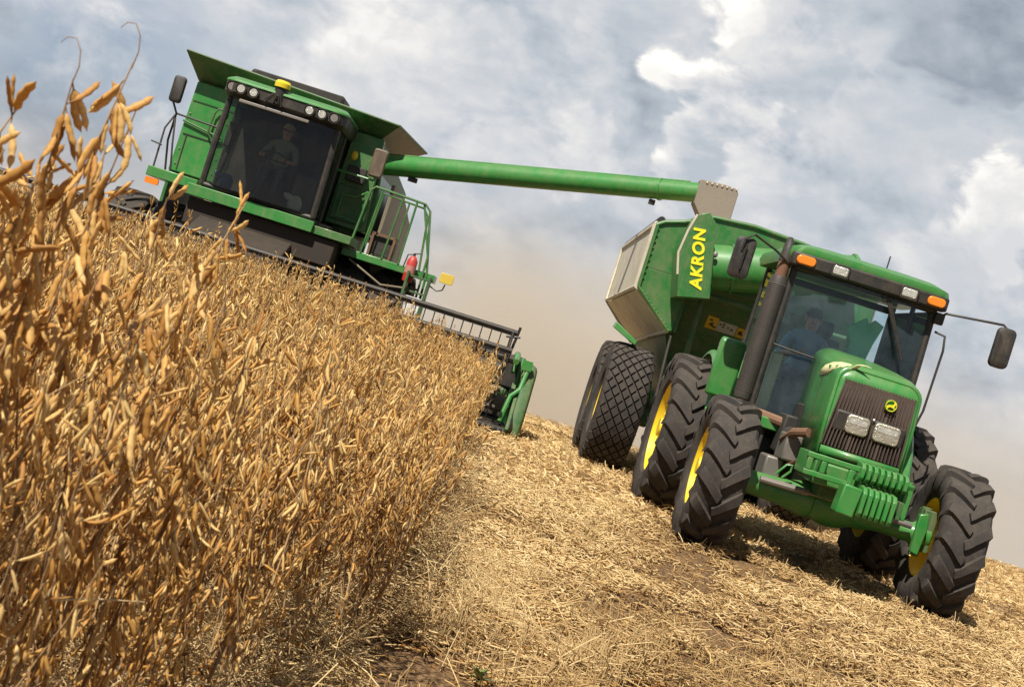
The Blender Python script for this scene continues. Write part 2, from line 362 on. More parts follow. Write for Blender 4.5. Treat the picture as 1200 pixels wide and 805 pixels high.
def wheel(parent, loc, kind, side, spin=0.0, steer=0.0):
    """wheel > tyre, rim ; side -1 = outer face towards -x"""
    Rr, w_, rr, dish = {'tf': (.725,.46,.40,.09), 'tr': (.885,.50,.53,.10), 'cart': (.90,.64,.46,.16), 'comb': (.92,.66,.46,.12), 'cr': (.62,.42,.33,.08)}[kind]
    if kind not in _cache:
        t = diamond_tyre(Rr, w_, rr) if kind == 'cart' else lug_tyre(Rr, w_, rr, 16 if kind == 'tf' else 19, .036 if kind == 'tf' else .040)
        o1 = P('wheel', hub_mesh(.15 if kind == 'tf' else .19, dish), Y); o2 = P('tyre', t, RB, o1); o3 = P('rim', rim_mesh(rr, w_, dish), Y, o1)
        _cache[kind] = (o1, o2, o3); hubs, ty, ri = o1, o2, o3
    else:
        a, b_, c = _cache[kind]; hubs, ty, ri = a.copy(), b_.copy(), c.copy()
        for q in (hubs, ty, ri): COL.objects.link(q)
        ty.parent = hubs; ri.parent = hubs
    hubs.parent = parent; hubs.location = loc
    # hub/rim flipped for the right side, the tyre keeps its tread direction
    hubs.rotation_euler = (0, 0, (math.pi if side > 0 else 0)+steer)
    ty.rotation_euler = Matrix(((1 if side < 0 else -1,0,0),(0,1 if side < 0 else -1,0),(0,0,1))).to_euler()
    ty.rotation_mode = 'XYZ'
    if side > 0: ty.rotation_euler = (spin, 0, math.pi)
    else: ty.rotation_euler = (spin, 0, 0)
    return hubs

# ------------------------------------------------------------------ seated person (one continuous skinned body)
def person(label, loc, shirt, head_turn=0.0, hat=True, hands=None):
    """faces -y, origin at the seat; body grown from a joint skeleton"""
    J = {}; E = []; rad = []; V = []; tagm = []
    def j(name, p, r): J[name] = len(V); V.append(p); rad.append(r)
    j('pelvis',(0,0,.10),.15); j('waist',(0,.01,.25),.135); j('chest',(0,.0,.42),.155); j('ushould',(0,.0,.53),.12); j('neck',(0,-.01,.61),.058); j('skull',(0,-.03,.70),.082); j('crown',(0,-.02,.80),.085)
    E += [('pelvis','waist',1),('waist','chest',1),('chest','ushould',1),('ushould','neck',0),('neck','skull',0),('skull','crown',0)]
    hd = hands or {-1: (-.17,-.50,.36), 1: (.17,-.50,.36)}
    for s in (-1, 1):
        n = 'L' if s < 0 else 'R'; H = Vector(hd[s])
        j('sh'+n,(s*.19,.0,.51),.068); j('el'+n,(s*.29,-.16,.27),.045); j('wr'+n,tuple(H),.028); j('pa'+n,tuple(H+Vector((0,-.06,.02))),.034)
        E += [('ushould','sh'+n,1),('sh'+n,'el'+n,1),('el'+n,'wr'+n,0),('wr'+n,'pa'+n,0)]
        for q in range(4):
            fx = (q-1.5)*.022; ln = (.062,.075,.07,.055)[q]
            j(f'f{n}{q}a', tuple(H+Vector((fx,-.10,.03))), .010); j(f'f{n}{q}b', tuple(H+Vector((fx,-.10-ln*.5,.012))), .009); j(f'f{n}{q}c', tuple(H+Vector((fx,-.10-ln*.45,-.03))), .008)
            E += [('pa'+n,f'f{n}{q}a',0),(f'f{n}{q}a',f'f{n}{q}b',0),(f'f{n}{q}b',f'f{n}{q}c',0)]
        j(f't{n}a', tuple(H+Vector((-s*.035,-.06,.0))), .011); j(f't{n}b', tuple(H+Vector((-s*.045,-.10,-.02))), .009)
        E += [('pa'+n,f't{n}a',0),(f't{n}a',f't{n}b',0)]
        j('hp'+n,(s*.10,-.04,.08),.10); j('kn'+n,(s*.15,-.46,.10),.068); j('an'+n,(s*.14,-.56,-.30),.045); j('fo'+n,(s*.15,-.72,-.37),.04)
        E += [('pelvis','hp'+n,2),('hp'+n,'kn'+n,2),('kn'+n,'an'+n,2),('an'+n,'fo'+n,3)]
    me = bpy.data.meshes.new('person'); me.from_pydata(V, [(J[a],J[b]) for a,b,_ in E], [])
    o = bpy.data.objects.new('person', me); COL.objects.link(o)
    sk = o.modifiers.new('skin','SKIN')
    for i, r in enumerate(rad): me.skin_vertices[0].data[i].radius = (r, r)
    me.skin_vertices[0].data[0].use_root = True
    ss = o.modifiers.new('sub','SUBSURF'); ss.levels = 2; ss.render_levels = 2
    dg = bpy.context.evaluated_depsgraph_get(); me2 = bpy.data.meshes.new_from_object(o.evaluated_get(dg)); o.modifiers.clear(); o.data = me2; me2.name = 'person'
    for x in (SKIN, shirt, TROUS, BK): me2.materials.append(x)
    segs = [(Vector(V[J[a]]), Vector(V[J[b]]), t_, (rad[J[a]]+rad[J[b]])/2) for a,b,t_ in E]
    for p in me2.polygons:
        c = p.center; best = (9, 0)
        for a, b, t_, r in segs:
            ab = b-a; q = max(0, min(1, (c-a).dot(ab)/max(1e-9, ab.dot(ab)))); d = (c-(a+ab*q)).length-r
            if d < best[0]: best = (d, t_)
        p.material_index = best[1]; p.use_smooth = True
    o.location = loc
    tag(o, label, 'person')
    h = MB(); h.ell((0,-.115,.735),(.012,.02,.022)); 
    for s in (-1,1): h.ell((s*.085,-.02,.74),(.014,.025,.035))
    P('nose_and_ears', h, SKIN, o)
    e = MB()
    for s in (-1,1): e.ell((s*.033,-.105,.76),(.013,.010,.008))
    e.box((0,-.108,.695),(.05,.012,.008)); P('face_detail', e, HAIR, o)
    if hat:
        c = MB(); c.lathe([(.80,.098),(.84,.095),(.885,.06),(.90,.001)], (0,-.02,0), 'z', 20); c.ell((0,-.13,.805),(.075,.07,.012)); P('cap', c, HATC, o)
    else:
        c = MB(); c.ell((0,.0,.80),(.096,.10,.085)); P('hair', c, HAIR, o)
    return o
# ================================================================== TRACTOR
TX, TY = 3.36, 13.85
tractor = thing('tractor', 'green farm tractor with yellow rims towing the grain cart over stubble', 'tractor', (TX, TY, -.015), R(0.8))
T = tractor
for s in (-1, 1):
    wheel(T, (s*1.14, 0, .725), 'tf', s, spin=.3 if s < 0 else .9, steer=R(-2))
    wheel(T, (s*1.26, 2.62, .885), 'tr', s, spin=.1)
# --- front axle
b = MB()
b.lathe([(-.98,.06),(-.98,.13),(-.86,.135),(-.80,.115),(-.50,.125),(-.28,.17),(-.20,.17),(-.18,.10)], (0,0,.725), 'x', 20)
b.lathe([(.98,.06),(.98,.13),(.86,.135),(.80,.095),(.50,.09),(.28,.13),(.20,.13),(.18,.10)], (0,0,.725), 'x', 20)
b.ell((0,0,.725),(.30,.20,.19),20,12); b.bb(-.12,.12,-.12,.45,.66,.84)
P('front_axle', b, GB, T, .006)
for s in (-1,1):
    b = MB(); b.bb(s*.86,s*.99,-.11,.11,.58,.98); b.tube([(s*.9,.0,.52),(s*.9,.0,1.0)], .05, 12)
    b.tube([(s*.92,.1,.70),(s*.80,.28,.70),(s*.3,.27,.70)], .022)
    P('steering_knuckle', b, GD, T, .01)
b = MB(); b.tube([(-.75,-.17,.79),(-.28,-.20,.80)], .035, 10); b.tube([(-.28,-.20,.80),(-.05,-.20,.80)], .018, 8); P('steering_cylinder', b, GY, T)
b = MB(); b.tube([(.75,-.17,.79),(.28,-.20,.80)], .030, 10); P('steering_cylinder', b, GY, T)
b = MB(); b.tube([(-.62,-.17,.88),(-.55,-.19,.99),(-.50,-.19,1.0),(-.50,-.19,.94),(-.56,-.18,.86)], .012, 8); P('lifting_loop', b, GB, T)
# wheel hub fins by the right wheel
b = MB(); b.prism([(.80,.56),(.88,.54),(.90,.80),(.87,.95),(.79,.92)], -.20, -.13); P('axle_bracket', b, GB, T, .01)
# --- chassis and drive line
b = MB()
b.bb(-.26,.26,-.42,.75,.80,1.12); b.bb(-.20,.20,.6,2.3,.62,1.15); b.bb(-.33,.33,2.2,3.0,.55,1.15)
b.lathe([(-1.05,.13),(-.6,.15),(-.35,.24),(.35,.24),(.6,.15),(1.05,.13)], (0,2.62,.885), 'x', 20)
P('chassis', b, GD, T, .02)
b = MB(); b.bb(-.24,.24,-.1,.9,.68,.82); b.ell((0,.35,.70),(.22,.5,.14)); P('oil_pan', b, BD, T, .02)
b = MB(); b.prism([(1.05,.62),(1.9,.62),(1.95,1.12),(1.15,1.2)], -.92, -.42, 'yz'); P('fuel_tank', b, BK, T, .04)
b = MB()
for k in range(3): b.bb(-.98,-.62,1.0+.16*k,1.28+.16*k,.50+.27*k,.53+.27*k)
b.bb(-.64,-.61,1.0,1.6,.45,1.3); P('step', b, BD, T, .006)
# --- front support with weight bracket
b = MB()
b.bb(-.40,.40,-.62,-.30,.92,1.13); b.bb(-.34,.34,-.32,.30,.92,1.06)
P('front_support', b, GB, T, .02)
b = MB()
for x in (-.50,-.36,.40): b.bb(x-.03,x+.03,-.80,-.40,.98,1.19)
b.bb(-.54,.44,-.84,-.79,1.14,1.19); b.bb(-.54,-.10,-.84,-.79,.98,1.03)
b.bb(-.53,-.48,-.84,-.79,1.03,1.14); b.bb(-.40,-.35,-.84,-.79,1.03,1.14); b.bb(-.14,-.09,-.84,-.79,.98,1.14)
b.bb(.39,.46,-.86,-.79,.84,1.16); b.bb(.24,.46,-.86,-.80,1.11,1.17)
P('weight_bracket', b, GB, T, .008)
for k in range(8):                                                    # row of ribs over the bracket
    b = MB(); x = -.06+.058*k; b.prism([(-.93,1.10),(-.93,1.19),(-.88,1.23),(-.70,1.24),(-.70,1.06),(-.86,1.06)], x, x+.036, 'yz'); P('bracket_rib', b, GB, T, .007)
b = MB(); b.box((-.115,-.93,.875),(.17,.20,.27),(0,R(4),0)); P('weight_block', b, GB, T, .015)
for k in range(6):
    b = MB(); x = -.02+.055*k
    b.prism([(-1.03,.76),(-1.06,.80),(-1.06,.98),(-1.01,1.03),(-.80,1.05),(-.80,.78)], x, x+.040, 'yz'); P('suitcase_weight', b, GB, T, .008)
b = MB(); b.bb(.33,.37,-1.0,-.85,.84,1.0); b.bb(-.03,.36,-.86,-.83,.84,.9); P('weight_retainer', b, GD, T, .004)
# --- hood: lofted shell
def hood_ring(y, w_, zb, zt, r, lean=0):
    pts = [(-w_, zb), (-w_, zb+(zt-zb)*.5)]
    n = 6
    for i in range(n+1):
        a = R(180-90*i/n); pts.append((-w_*.985+r+r*math.cos(a), zt-r*.75+r*.75*math.sin(a)))
    for i in range(n+1):
        a = R(90-90*i/n); pts.append((w_*.985-r+r*math.cos(a), zt-r*.75+r*.75*math.sin(a)))
    pts += [(w_, zb+(zt-zb)*.5), (w_, zb)]
    # crown of the top surface
    return [(x, y+lean*(z-zb), z+.035*(1-(x/w_)**2)*(1 if z > zt-.1 else 0)) for x, z in pts]
HX = -.02
hb = MB()
rings = [hood_ring(-.60,.385,1.20,1.995,.13,.10), hood_ring(-.58,.405,1.19,2.02,.14,.10), hood_ring(-.40,.415,1.16,2.055,.15,.07), hood_ring(-.0,.395,1.14,2.10,.15,.03), hood_ring(.5,.355,1.12,2.145,.15), hood_ring(1.14,.31,1.12,2.20,.14)]
hb.loft(rings, cap=False, closed=False)
# front frame: from the nose ring inward to the grille opening
def shr(r_, w_, zb, zt, y): return [(max(-w_, min(w_, x)), y+.10*(z-1.2), max(zb, min(zt, z))) for x, _, z in r_]
ins = [(max(-.325-.065*(1-max(0,min(1,(z-1.275)/.63))), min(.345+.02*(1-max(0,min(1,(z-1.275)/.63))), x)), -.60+.10*(z-1.2)+.0, max(1.275, min(1.905, z))) for x, _, z in rings[0]]
deep = [(x, y+.05, z) for x, y, z in ins]
hb.loft([rings[0], ins, deep], cap=False, closed=False)
hb.add([rings[0][0], rings[0][-1], ins[-1], ins[0]], [(0,1,2,3)])
hood = P('hood', hb, GB, T, 0, smooth=38)
hood.location = (HX,0,0)
sd = hood.modifiers.new('thick','SOLIDIFY'); sd.thickness = .012; sd.offset = 1
# grille with louvres
b = MB()
b.prism([(-.40,1.26),(.37,1.26),(.35,1.91),(-.33,1.91)],-.555,-.545)
g = P('grille', b, GR, T, .0, loc=(HX,0,0)); 
b = MB()
nl = 23
for k in range(nl):
    q = k/(nl-1); xt = -.325+.67*q; xb = -.392+.752*q; thick = k in (7, 15)
    b.box(((xt+xb)/2,-.565+.02,1.60),(.024 if thick else .012,.075,.645),(R(-5.7),math.atan2(xt-xb,.64),0))
b.bb(-.33,.35,-.56,-.50,1.385,1.40)
P('louvre', b, GR, g, .003)
b = MB(); b.bb(-.335,-.01,-.60,-.56,1.44,1.635); b.bb(.03,.335,-.60,-.56,1.44,1.635); P('headlight_housing', b, BK, g, .02)
for x0, x1 in ((-.225,-.01),(.04,.285)):
    b = MB(); ps = rrect(x1-x0, .175, .04, 4, (x0+x1)/2, 1.535); b.prism(ps, -.622, -.59)
    h = P('headlight', b, HL, T, .012, loc=(HX,0,0))
    b2 = MB(); b2.prism(rrect(x1-x0-.05, .05, .02, 3, (x0+x1)/2, 1.565), -.6245, -.6215); P('inner_lens', b2, LENS, h)
b = MB(); b.ell((.015,-.60,1.63),(.012,.01,.012)); P('bonnet_lock', b, WH, T, loc=(HX,0,0))
# badge: leaping deer on a green shield, rounded square
b = MB(); b.prism(rrect(.105,.105,.03,4,.125,1.80), -.585, -.565); bd = P('badge', b, mat('badge_green', (.05,.20,.02), .4), T, .003, loc=(HX,-.01,0))
b = MB()
deer = [(-.040,-.012),(-.030,.004),(-.012,.010),(.008,.012),(.018,.022),(.020,.034),(.010,.042),(.026,.040),(.036,.030),(.042,.026),(.032,.022),(.030,.008),(.024,-.002),(.038,-.010),(.030,-.016),(.014,-.008),(-.008,-.006),(-.020,-.014),(-.030,-.034),(-.036,-.030),(-.030,-.014)]
b.prism([(x*1.1+.125, z*1.1+1.795) for x, z in deer], -.590, -.584)
b.tube([(.125+.05*math.cos(a)*1.0,-.588,1.80+.05*math.sin(a)) for a in [2*math.pi*i/24 for i in range(24)]], .0035, 5, closed=True)
P('deer_emblem', b, mat('badge_yellow', (.80,.72,.03), .4), bd, fix=True, loc=(0,-.01,0))
# cream flash: a tapering stripe laid on the hood shoulder
from mathutils.bvhtree import BVHTree
bvh = BVHTree.FromPolygons([Vector(v) for v in hb.v], hb.f)
cl_ = [(.30,23,14),(.12,26,24),(-.12,31,28),(-.32,39,26),(-.44,50,23),(-.52,62,17),(-.565,76,11),(-.585,92,5),(-.592,104,1)]
up_, dn_ = [], []
for y, ph, wd in cl_:
    for sgn, lst in ((.5,up_),(-.5,dn_)):
        a_ = R(ph+wd*sgn); c_ = Vector((-.20, y, 1.86)); d_ = Vector((-math.cos(a_),0,math.sin(a_)))
        h_ = bvh.ray_cast(c_+d_*1.5, -d_)[0]
        lst.append((h_ if h_ else c_+d_*.2)+d_*.018)
b = MB(); nv = len(up_); b.add(up_+dn_, [(k,k+1,nv+k+1,nv+k) for k in range(nv-1)])
cf = P('cream_flash', b, CREAM, T, loc=(HX,0,0), fix=False); sd = cf.modifiers.new('thick','SOLIDIFY'); sd.thickness = .008; sd.offset = 0
# shut lines and vents in the hood side
for s in (-1,1):
    b = MB(); b.bb(s*.388,s*.404,.05,.062,1.16,1.95)
    P('shut_line', b, BK, T, loc=(HX,0,0))
# engine side: hoses, filters, alternator
b = MB(); b.bb(-.38,.38,-.4,1.0,1.10,1.6); b.lathe([(-.10,.09),(.10,.09)], (-.45,.45,1.25), 'y', 16); b.bb(-.50,-.36,.75,1.1,1.05,1.45); b.bb(.36,.50,.2,.7,1.05,1.4)
P('engine_block', b, BD, T, .02)
b = MB(); b.tube([(-.46,-.25,1.34),(-.56,-.1,1.30),(-.58,.15,1.2),(-.50,.4,1.2)], .045, 10); b.tube([(-.42,-.3,1.15),(-.50,-.1,1.0),(-.48,.3,.98)], .02, 8); P('hose', b, RUST, T)
b = MB(); b.bb(-.60,-.44,-.05,.30,1.02,1.28); b.bb(-.70,-.52,.10,.45,.80,1.02); P('hydraulic_block', b, GY, T, .02)
# --- exhaust with perforated guard at the cab corner
EX = (-.90, 1.22)
b = MB(); b.lathe([(1.46,.05),(1.47,.088),(1.53,.098),(2.72,.098),(2.79,.08),(2.80,.05)], (EX[0],EX[1],0), 'z', 20)
for k in range(56): b.tube([(EX[0]+.099*math.cos(a),EX[1]+.099*math.sin(a),1.55+.0208*k) for a in [2*math.pi*i/20 for i in range(20)]], .0042, 4, closed=True)
P('muffler', b, MUF, T)
b = MB(); b.tube([(EX[0],EX[1],2.78),(EX[0],EX[1],2.97)], .062, 16); P('exhaust_pipe', b, RUST, T)
b = MB(); b.tube([(EX[0],EX[1],2.95),(EX[0],EX[1],3.06),(EX[0],EX[1]+.02,3.14),(EX[0],EX[1]+.07,3.20)], [.068,.062,.052,.03], 14); P('exhaust_tip', b, BD, T)
b = MB(); b.tube([(EX[0],EX[1],1.48),(EX[0]+.05,EX[1]-.05,1.38),(-.45,.9,1.35)], .055, 10); P('exhaust_elbow', b, RUST, T)
b = MB(); b.bb(-.86,-.74,1.24,1.30,2.72,2.80); P('side_bracket', b, BK, T, .004)
# --- cab
CW0, CW1 = -.79, .74        # left / right
FY, RY = 1.18, 2.80
posts = MB()
for x in (CW0, CW1):
    sgn = -1 if x < 0 else 1
    posts.tube([(x,FY,1.36),(x,FY+.0,2.2),(x-sgn*.01,FY+.03,2.98)], .038, 8)
    posts.tube([(x,RY,1.75),(x-sgn*.02,RY-.05,2.98)], .036, 8)
    posts.tube([(x,1.98,1.4),(x-sgn*.01,1.98,2.98)], .028, 8)
    posts.tube([(x,FY,1.38),(x,1.98,1.38)], .03, 8); posts.tube([(x,FY,1.38),(x,1.98,1.38)], .03, 8)
posts.tube([(CW0,FY,1.38),(CW1,FY,1.38)], .03, 8); posts.tube([(CW0,FY,2.93),(CW1,FY,2.93)], .04, 8); posts.tube([(CW0,RY-.05,2.93),(CW1,RY-.05,2.93)], .04, 8)
posts.tube([(CW0,RY,1.78),(CW1,RY,1.78)], .03, 8)
P('cab_frame', posts, BK, T)
gls = MB()
def bowed(x0, x1, z0, z1, y, bow, n=8, y1=None):
    y1 = y if y1 is None else y1; vs = []; fs = []
    for i in range(n+1):
        t = i/n; q = 1-(2*t-1)**2; x = x0+(x1-x0)*t
        vs += [(x, y-bow*q, z0), (x, y1-bow*q, z1)]
    for i in range(n): fs.append((2*i, 2*i+2, 2*i+3, 2*i+1))
    return vs, fs
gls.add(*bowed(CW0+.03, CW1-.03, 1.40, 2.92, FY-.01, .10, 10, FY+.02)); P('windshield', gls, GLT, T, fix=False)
for x in (CW0, CW1):
    gg = MB(); gg.add([(x,FY+.03,1.41),(x,1.95,1.41),(x,1.95,2.92),(x,FY+.05,2.92)], [(0,1,2,3)]); P('door_glass', gg, GLD, T, fix=False)
    gg = MB(); gg.add([(x,2.01,1.85),(x,RY-.03,1.85),(x,RY-.07,2.92),(x,2.01,2.92)], [(0,1,2,3)]); P('side_window', gg, GLD, T, fix=False)
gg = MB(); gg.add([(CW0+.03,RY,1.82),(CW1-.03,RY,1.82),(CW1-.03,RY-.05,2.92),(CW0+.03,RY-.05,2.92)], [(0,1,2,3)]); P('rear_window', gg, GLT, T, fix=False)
b = MB(); b.tube([(CW0+.02,FY-.05,2.10),(-.5,FY-.09,2.085),(-.30,FY-.11,2.08)], .010, 6); P('hood_seal', b, BK, T)
b = MB(); b.tube([(.17,FY-.13,2.92),(.28,FY-.15,2.72),(.46,FY-.13,2.42)], .011, 6); b.tube([(.22,FY-.135,2.88),(.52,FY-.125,2.32)], .016, 6); P('wiper', b, BK, T)
b = MB(); b.bb(CW0-.02,CW1+.02,FY-.02,2.3,1.18,1.38); b.bb(CW0+.05,CW1-.05,2.1,2.95,1.15,1.75); P('cab_floor', b, BD, T, .02)
b = MB(); b.bb(-1.02,-.44,.95,1.15,1.24,1.36); P('cab_step_plate', b, GB, T, .015)
b = MB(); b.bb(-.72,-.60,1.3,1.36,1.42,2.04); P('cab_side_panel', b, CREAM, T, .02)
# roof
def roof_ring(w0, w1, y0, y1, z, r=.16):
    cx, cy = (w0+w1)/2, (y0+y1)/2; return [(x+cx, y+cy, z+.05*(1-((x)/(w1-w0)*2)**2)) for x, y in rrect(w1-w0, y1-y0, r, 5)]
b = MB(); b.loft([roof_ring(-.88,.82,1.08,2.95,2.985), roof_ring(-.90,.84,1.03,3.0,3.06), roof_ring(-.88,.82,1.04,2.98,3.13), roof_ring(-.80,.74,1.12,2.9,3.165), roof_ring(-.60,.55,1.4,2.7,3.20)])
P('roof', b, GB, T, 0, smooth=50)
b = MB(); b.loft([[(x*1.0-.03,y,z) for x,y,z in r_] for r_ in [[(xx,1.03-.06*(1-(xx/.85)**2),zz) for xx in (-.84,-.6,-.3,0,.3,.6,.84)]+[(xx,1.18,zz) for xx in (.84,-.84)] for zz in (2.93,3.075)]])
P('roof_visor', b, BK, T, .02)
for x, m_, nm, w_ in ((-.70,AMB,'turn_signal',.20),(-.34,LENS,'work_light',.16),(.40,LENS,'work_light',.16),(.70,AMB,'turn_signal',.19)):
    y = 1.03-.06*(1-(x/.85)**2)-.03
    b = MB(); b.prism(rrect(w_,.095,.04 if m_ is AMB else .02,4,x-.03,3.00), y-.035+.03, y+.05); lo = P(nm, b, m_, T, .012)
    if m_ is LENS: b = MB(); b.prism(rrect(w_+.03,.14,.02,3,x-.03,3.0), y+.0, y+.06); P('lamp_housing', b, BK, lo, .008)
b = MB(); b.lathe([(3.2,.12),(3.27,.11),(3.30,.06),(3.31,.001)], (.12,2.1,0), 'z', 20); P('roof_beacon_cover', b, GB, T)
b = MB(); b.tube([(.30,1.9,3.2),(.30,1.9,3.42)], .008, 6); P('antenna', b, BK, T)
# mirrors
b = MB(); b.tube([(CW1+.02,1.15,2.86),(CW1+.10,1.12,2.93),(CW1+.68,1.05,2.99),(CW1+.74,1.05,2.95)], .013, 8); ar = P('mirror_arm', b, BK, T)
b = MB(); b.loft([[(x+CW1+.74, y_, z+2.76) for x, z in rrect(.19*sc_, .42*sc_, .055, 5)] for y_, sc_ in ((1.02,.85),(1.035,1),(1.10,1),(1.12,.9))]); P('mirror', b, BK, ar, .004)
b = MB(); b.tube([(CW0-.03,1.18,2.92),(CW0-.25,1.10,3.02),(CW0-.52,1.0,3.10),(CW0-.60,1.0,3.03),(CW0-.60,1.02,2.9)], .013, 8); b.tube([(CW0-.57,1.0,2.72),(CW0-.57,.985,2.98)], .012, 6); ar = P('mirror_arm', b, BK, T)
b = MB(); b.loft([[(x+CW0-.57, y_, z+2.84) for x, z in rrect(.21*sc_, .43*sc_, .055, 5)] for y_, sc_ in ((1.02,.85),(1.035,1),(1.10,1),(1.12,.9))]); P('mirror', b, BK, ar, .004)
b = MB(); b.tube([(CW1+.05,1.15,2.72),(CW1+.15,1.10,2.70),(CW1+.17,1.08,2.55),(CW1+.155,1.06,1.9),(CW1+.10,1.05,1.62),(CW1+.02,1.12,1.55)], .013, 8); P('handrail', b, BK, T)
b = MB(); b.bb(CW1,CW1+.10,1.12,1.2,2.80,2.92); P('mirror_bracket', b, BK, T, .01)
# fenders over the rear wheels
for s in (-1, 1):
    rr_ = []; xi, xo = (.78, 1.16)
    for i in range(13):
        a = R(8+155*i/12); r = 1.02
        y_, z_ = 2.62-r*math.cos(a), .885+r*math.sin(a)
        y2, z2 = 2.62-(r-.02)*math.cos(a), .885+(r-.02)*math.sin(a)
        rr_.append([(s*xi,y_,z_),(s*(xo-.03),y_,z_),(s*xo,y2-.0,z2-.02),(s*xo,y2,z2-.04),(s*(xo-.03),y2,z2),(s*xi,y2,z2)])
    b = MB(); b.loft(rr_); b.bb(s*.78,s*.80,1.9,3.3,1.1,1.8)
    P('fender', b, GB, T, .004)
b = MB(); b.prism([(1.60,1.40),(1.72,1.40),(1.74,2.0),(1.66,2.05),(1.58,2.02)], -1.22, -.94, 'yz'); P('fender_front', b, GB, T, .03)
# inside the cab
b = MB(); b.box((-.02,2.32,1.72),(.50,.48,.12)); b.box((-.02,2.56,2.08),(.48,.12,.66),(R(-8),0,0)); b.box((-.02,2.60,2.50),(.26,.10,.18)); b.bb(-.2,.16,2.2,2.5,1.38,1.68); P('driver_seat', b, SEAT, T, .04)
b = MB(); b.tube([(0,1.45,1.42),(0,1.62,2.0)], .04, 8); b.box((0,1.45,1.85),(.36,.2,.3)); P('steering_console', b, BK, T, .03)
sw = Matrix.Rotation(R(-25),3,'X')
def ringp(c, r, n=24, Mx=sw): return [Vector(c)+Mx @ Vector((r*math.cos(2*math.pi*i/n), r*math.sin(2*math.pi*i/n), 0)) for i in range(n)]
b = MB(); b.tube(ringp((-.02,1.68,2.06), .20), .014, 6, closed=True); b.tube([Vector((-.22,1.68,2.06)),Vector((.18,1.68,2.06))], .012, 6); P('steering_wheel', b, BK, T)
b = MB(); b.bb(.34,.62,1.75,2.5,1.6,1.85); P('control_console', b, BK, T, .03)
def wp(o, l): return tuple(o.matrix_basis @ Vector(l))
# a green cloth hung up in the cab
b = MB(); pts = [(-.02,2.50),(.16,2.66),(.20,2.60),(.25,2.66),(.36,2.62),(.30,2.40),(.26,2.14),(.05,2.12),(.07,2.36)]
b.prism([(x-.02, z+.01) for x, z in pts], 1.40, 1.43)
jo = P('hanging_cloth', b, JACK, None, .01); jo.matrix_basis = tractor.matrix_basis.copy(); tag(jo, 'bright green cloth hanging behind the tractor windshield', 'cloth')
person('tractor driver in a light blue shirt seated behind the windshield', wp(tractor, (-.20,2.34,1.80)), BLUES, hands={-1:(-.12,-.46,.33),1:(.20,-.46,.33)}, hat=False)
# ================================================================== GRAIN CART
CX, CY = 3.0, 21.3
gc0 = float(gz(CX, CY))
cart = thing('grain_cart', 'green and silver grain cart on diamond-tread tyres behind the tractor', 'grain cart', (CX, CY, gc0-.02), R(0.3))
K = cart
yf, yr = -1.30, 4.4                      # front wall, rear wall (local)
for s in (-1, 1):
    for y_ in (-.85, 1.10): wheel(K, (s*1.34, y_, .90), 'cart', s, spin=.2*s+.3*y_)
b = MB()
for y_ in (-.85, 1.10): b.tube([(-1.15,y_,.9),(1.15,y_,.9)], .09, 10)
for s in (-1,1): b.prism([(-1.25,.80),(-.75,.72),(.95,.72),(1.5,.80),(.5,1.12),(-.25,1.12)], s*.86, s*1.0, 'yz')
P('tandem_axle', b, GD, K, .01)
def hl(z): return 0
# the body: side profile in x,z ; front/rear slopes below the belt
zt, zc, zb_, zl = 3.52, 3.45, 2.66, 1.15
def ring(z, w_, y0, y1): return [(-w_,y0,z),(w_,y0,z),(w_,y1,z),(-w_,y1,z)]
# lower hopper
BZ, LZ, LR = 2.56, 2.12, 1.93          # belt, lower edge at the front and at the rear
def lring(z, w_, y0, y1, zr=None): zr = z if zr is None else zr; return [(-w_,y0,z),(w_,y0,z),(w_,y1,zr),(-w_,y1,zr)]
b = MB(); b.loft([ring(2.90,1.56,yf+.05,yr), lring(BZ,1.56,yf+.25,yr), lring(LZ,.98,yf+.62,yr-.5,LR), ring(1.15,.55,yf+1.25,yr-1.4)], cap=False)
P('hopper_body', b, GD, K, 0, smooth=20)
# silver side panels
for s in (-1, 1):
    b = MB(); b.plate([(s*1.585,yf+.05,BZ+.01),(s*1.585,yr-.03,BZ-.06),(s*1.585,yr-.03,3.47),(s*1.585,yf+.05,3.47)], .03, (1,0,0)); P('upper_side_panel', b, SV, K, .004)
    n_ = Vector((.58,0,-.59)); dx = s*.012
    b = MB(); b.plate([(s*1.575,yf+.04,BZ-.02),(s*1.575,yr-.03,BZ-.09),(s*1.0,yr-.5,LR+.01),(s*1.0,yf+.05,LZ+.01)], .03, (s*.58,0,-.59)); P('lower_side_panel', b, SV, K, .004)
    b = MB()
    for y_ in (yf+.02, yr): b.tube([(s*1.62,y_,3.45),(s*1.62,y_,BZ if y_ < 4 else BZ-.07),(s*1.02,y_ if y_ < 4 else y_-.45,LZ-.02 if y_ < 4 else LR-.02)], .028, 6)
    b.tube([(s*1.61,yf,BZ),(s*1.61,yr,BZ-.07)], .03, 8); b.tube([(s*1.02,yf,LZ-.02),(s*1.02,yr-.45,LR-.02)], .028, 8)
    P('side_rib', b, SV, K)
    b = MB(); b.bb(s*1.56,s*1.63,yf,yr,3.44,3.50); P('top_rail', b, SV, K, .01)
    b = MB(); b.tube([(s*1.55,yf-.02,3.53),(s*1.55,yr+.05,3.53)], .055, 10); P('tarp_roll', b, BK, K)
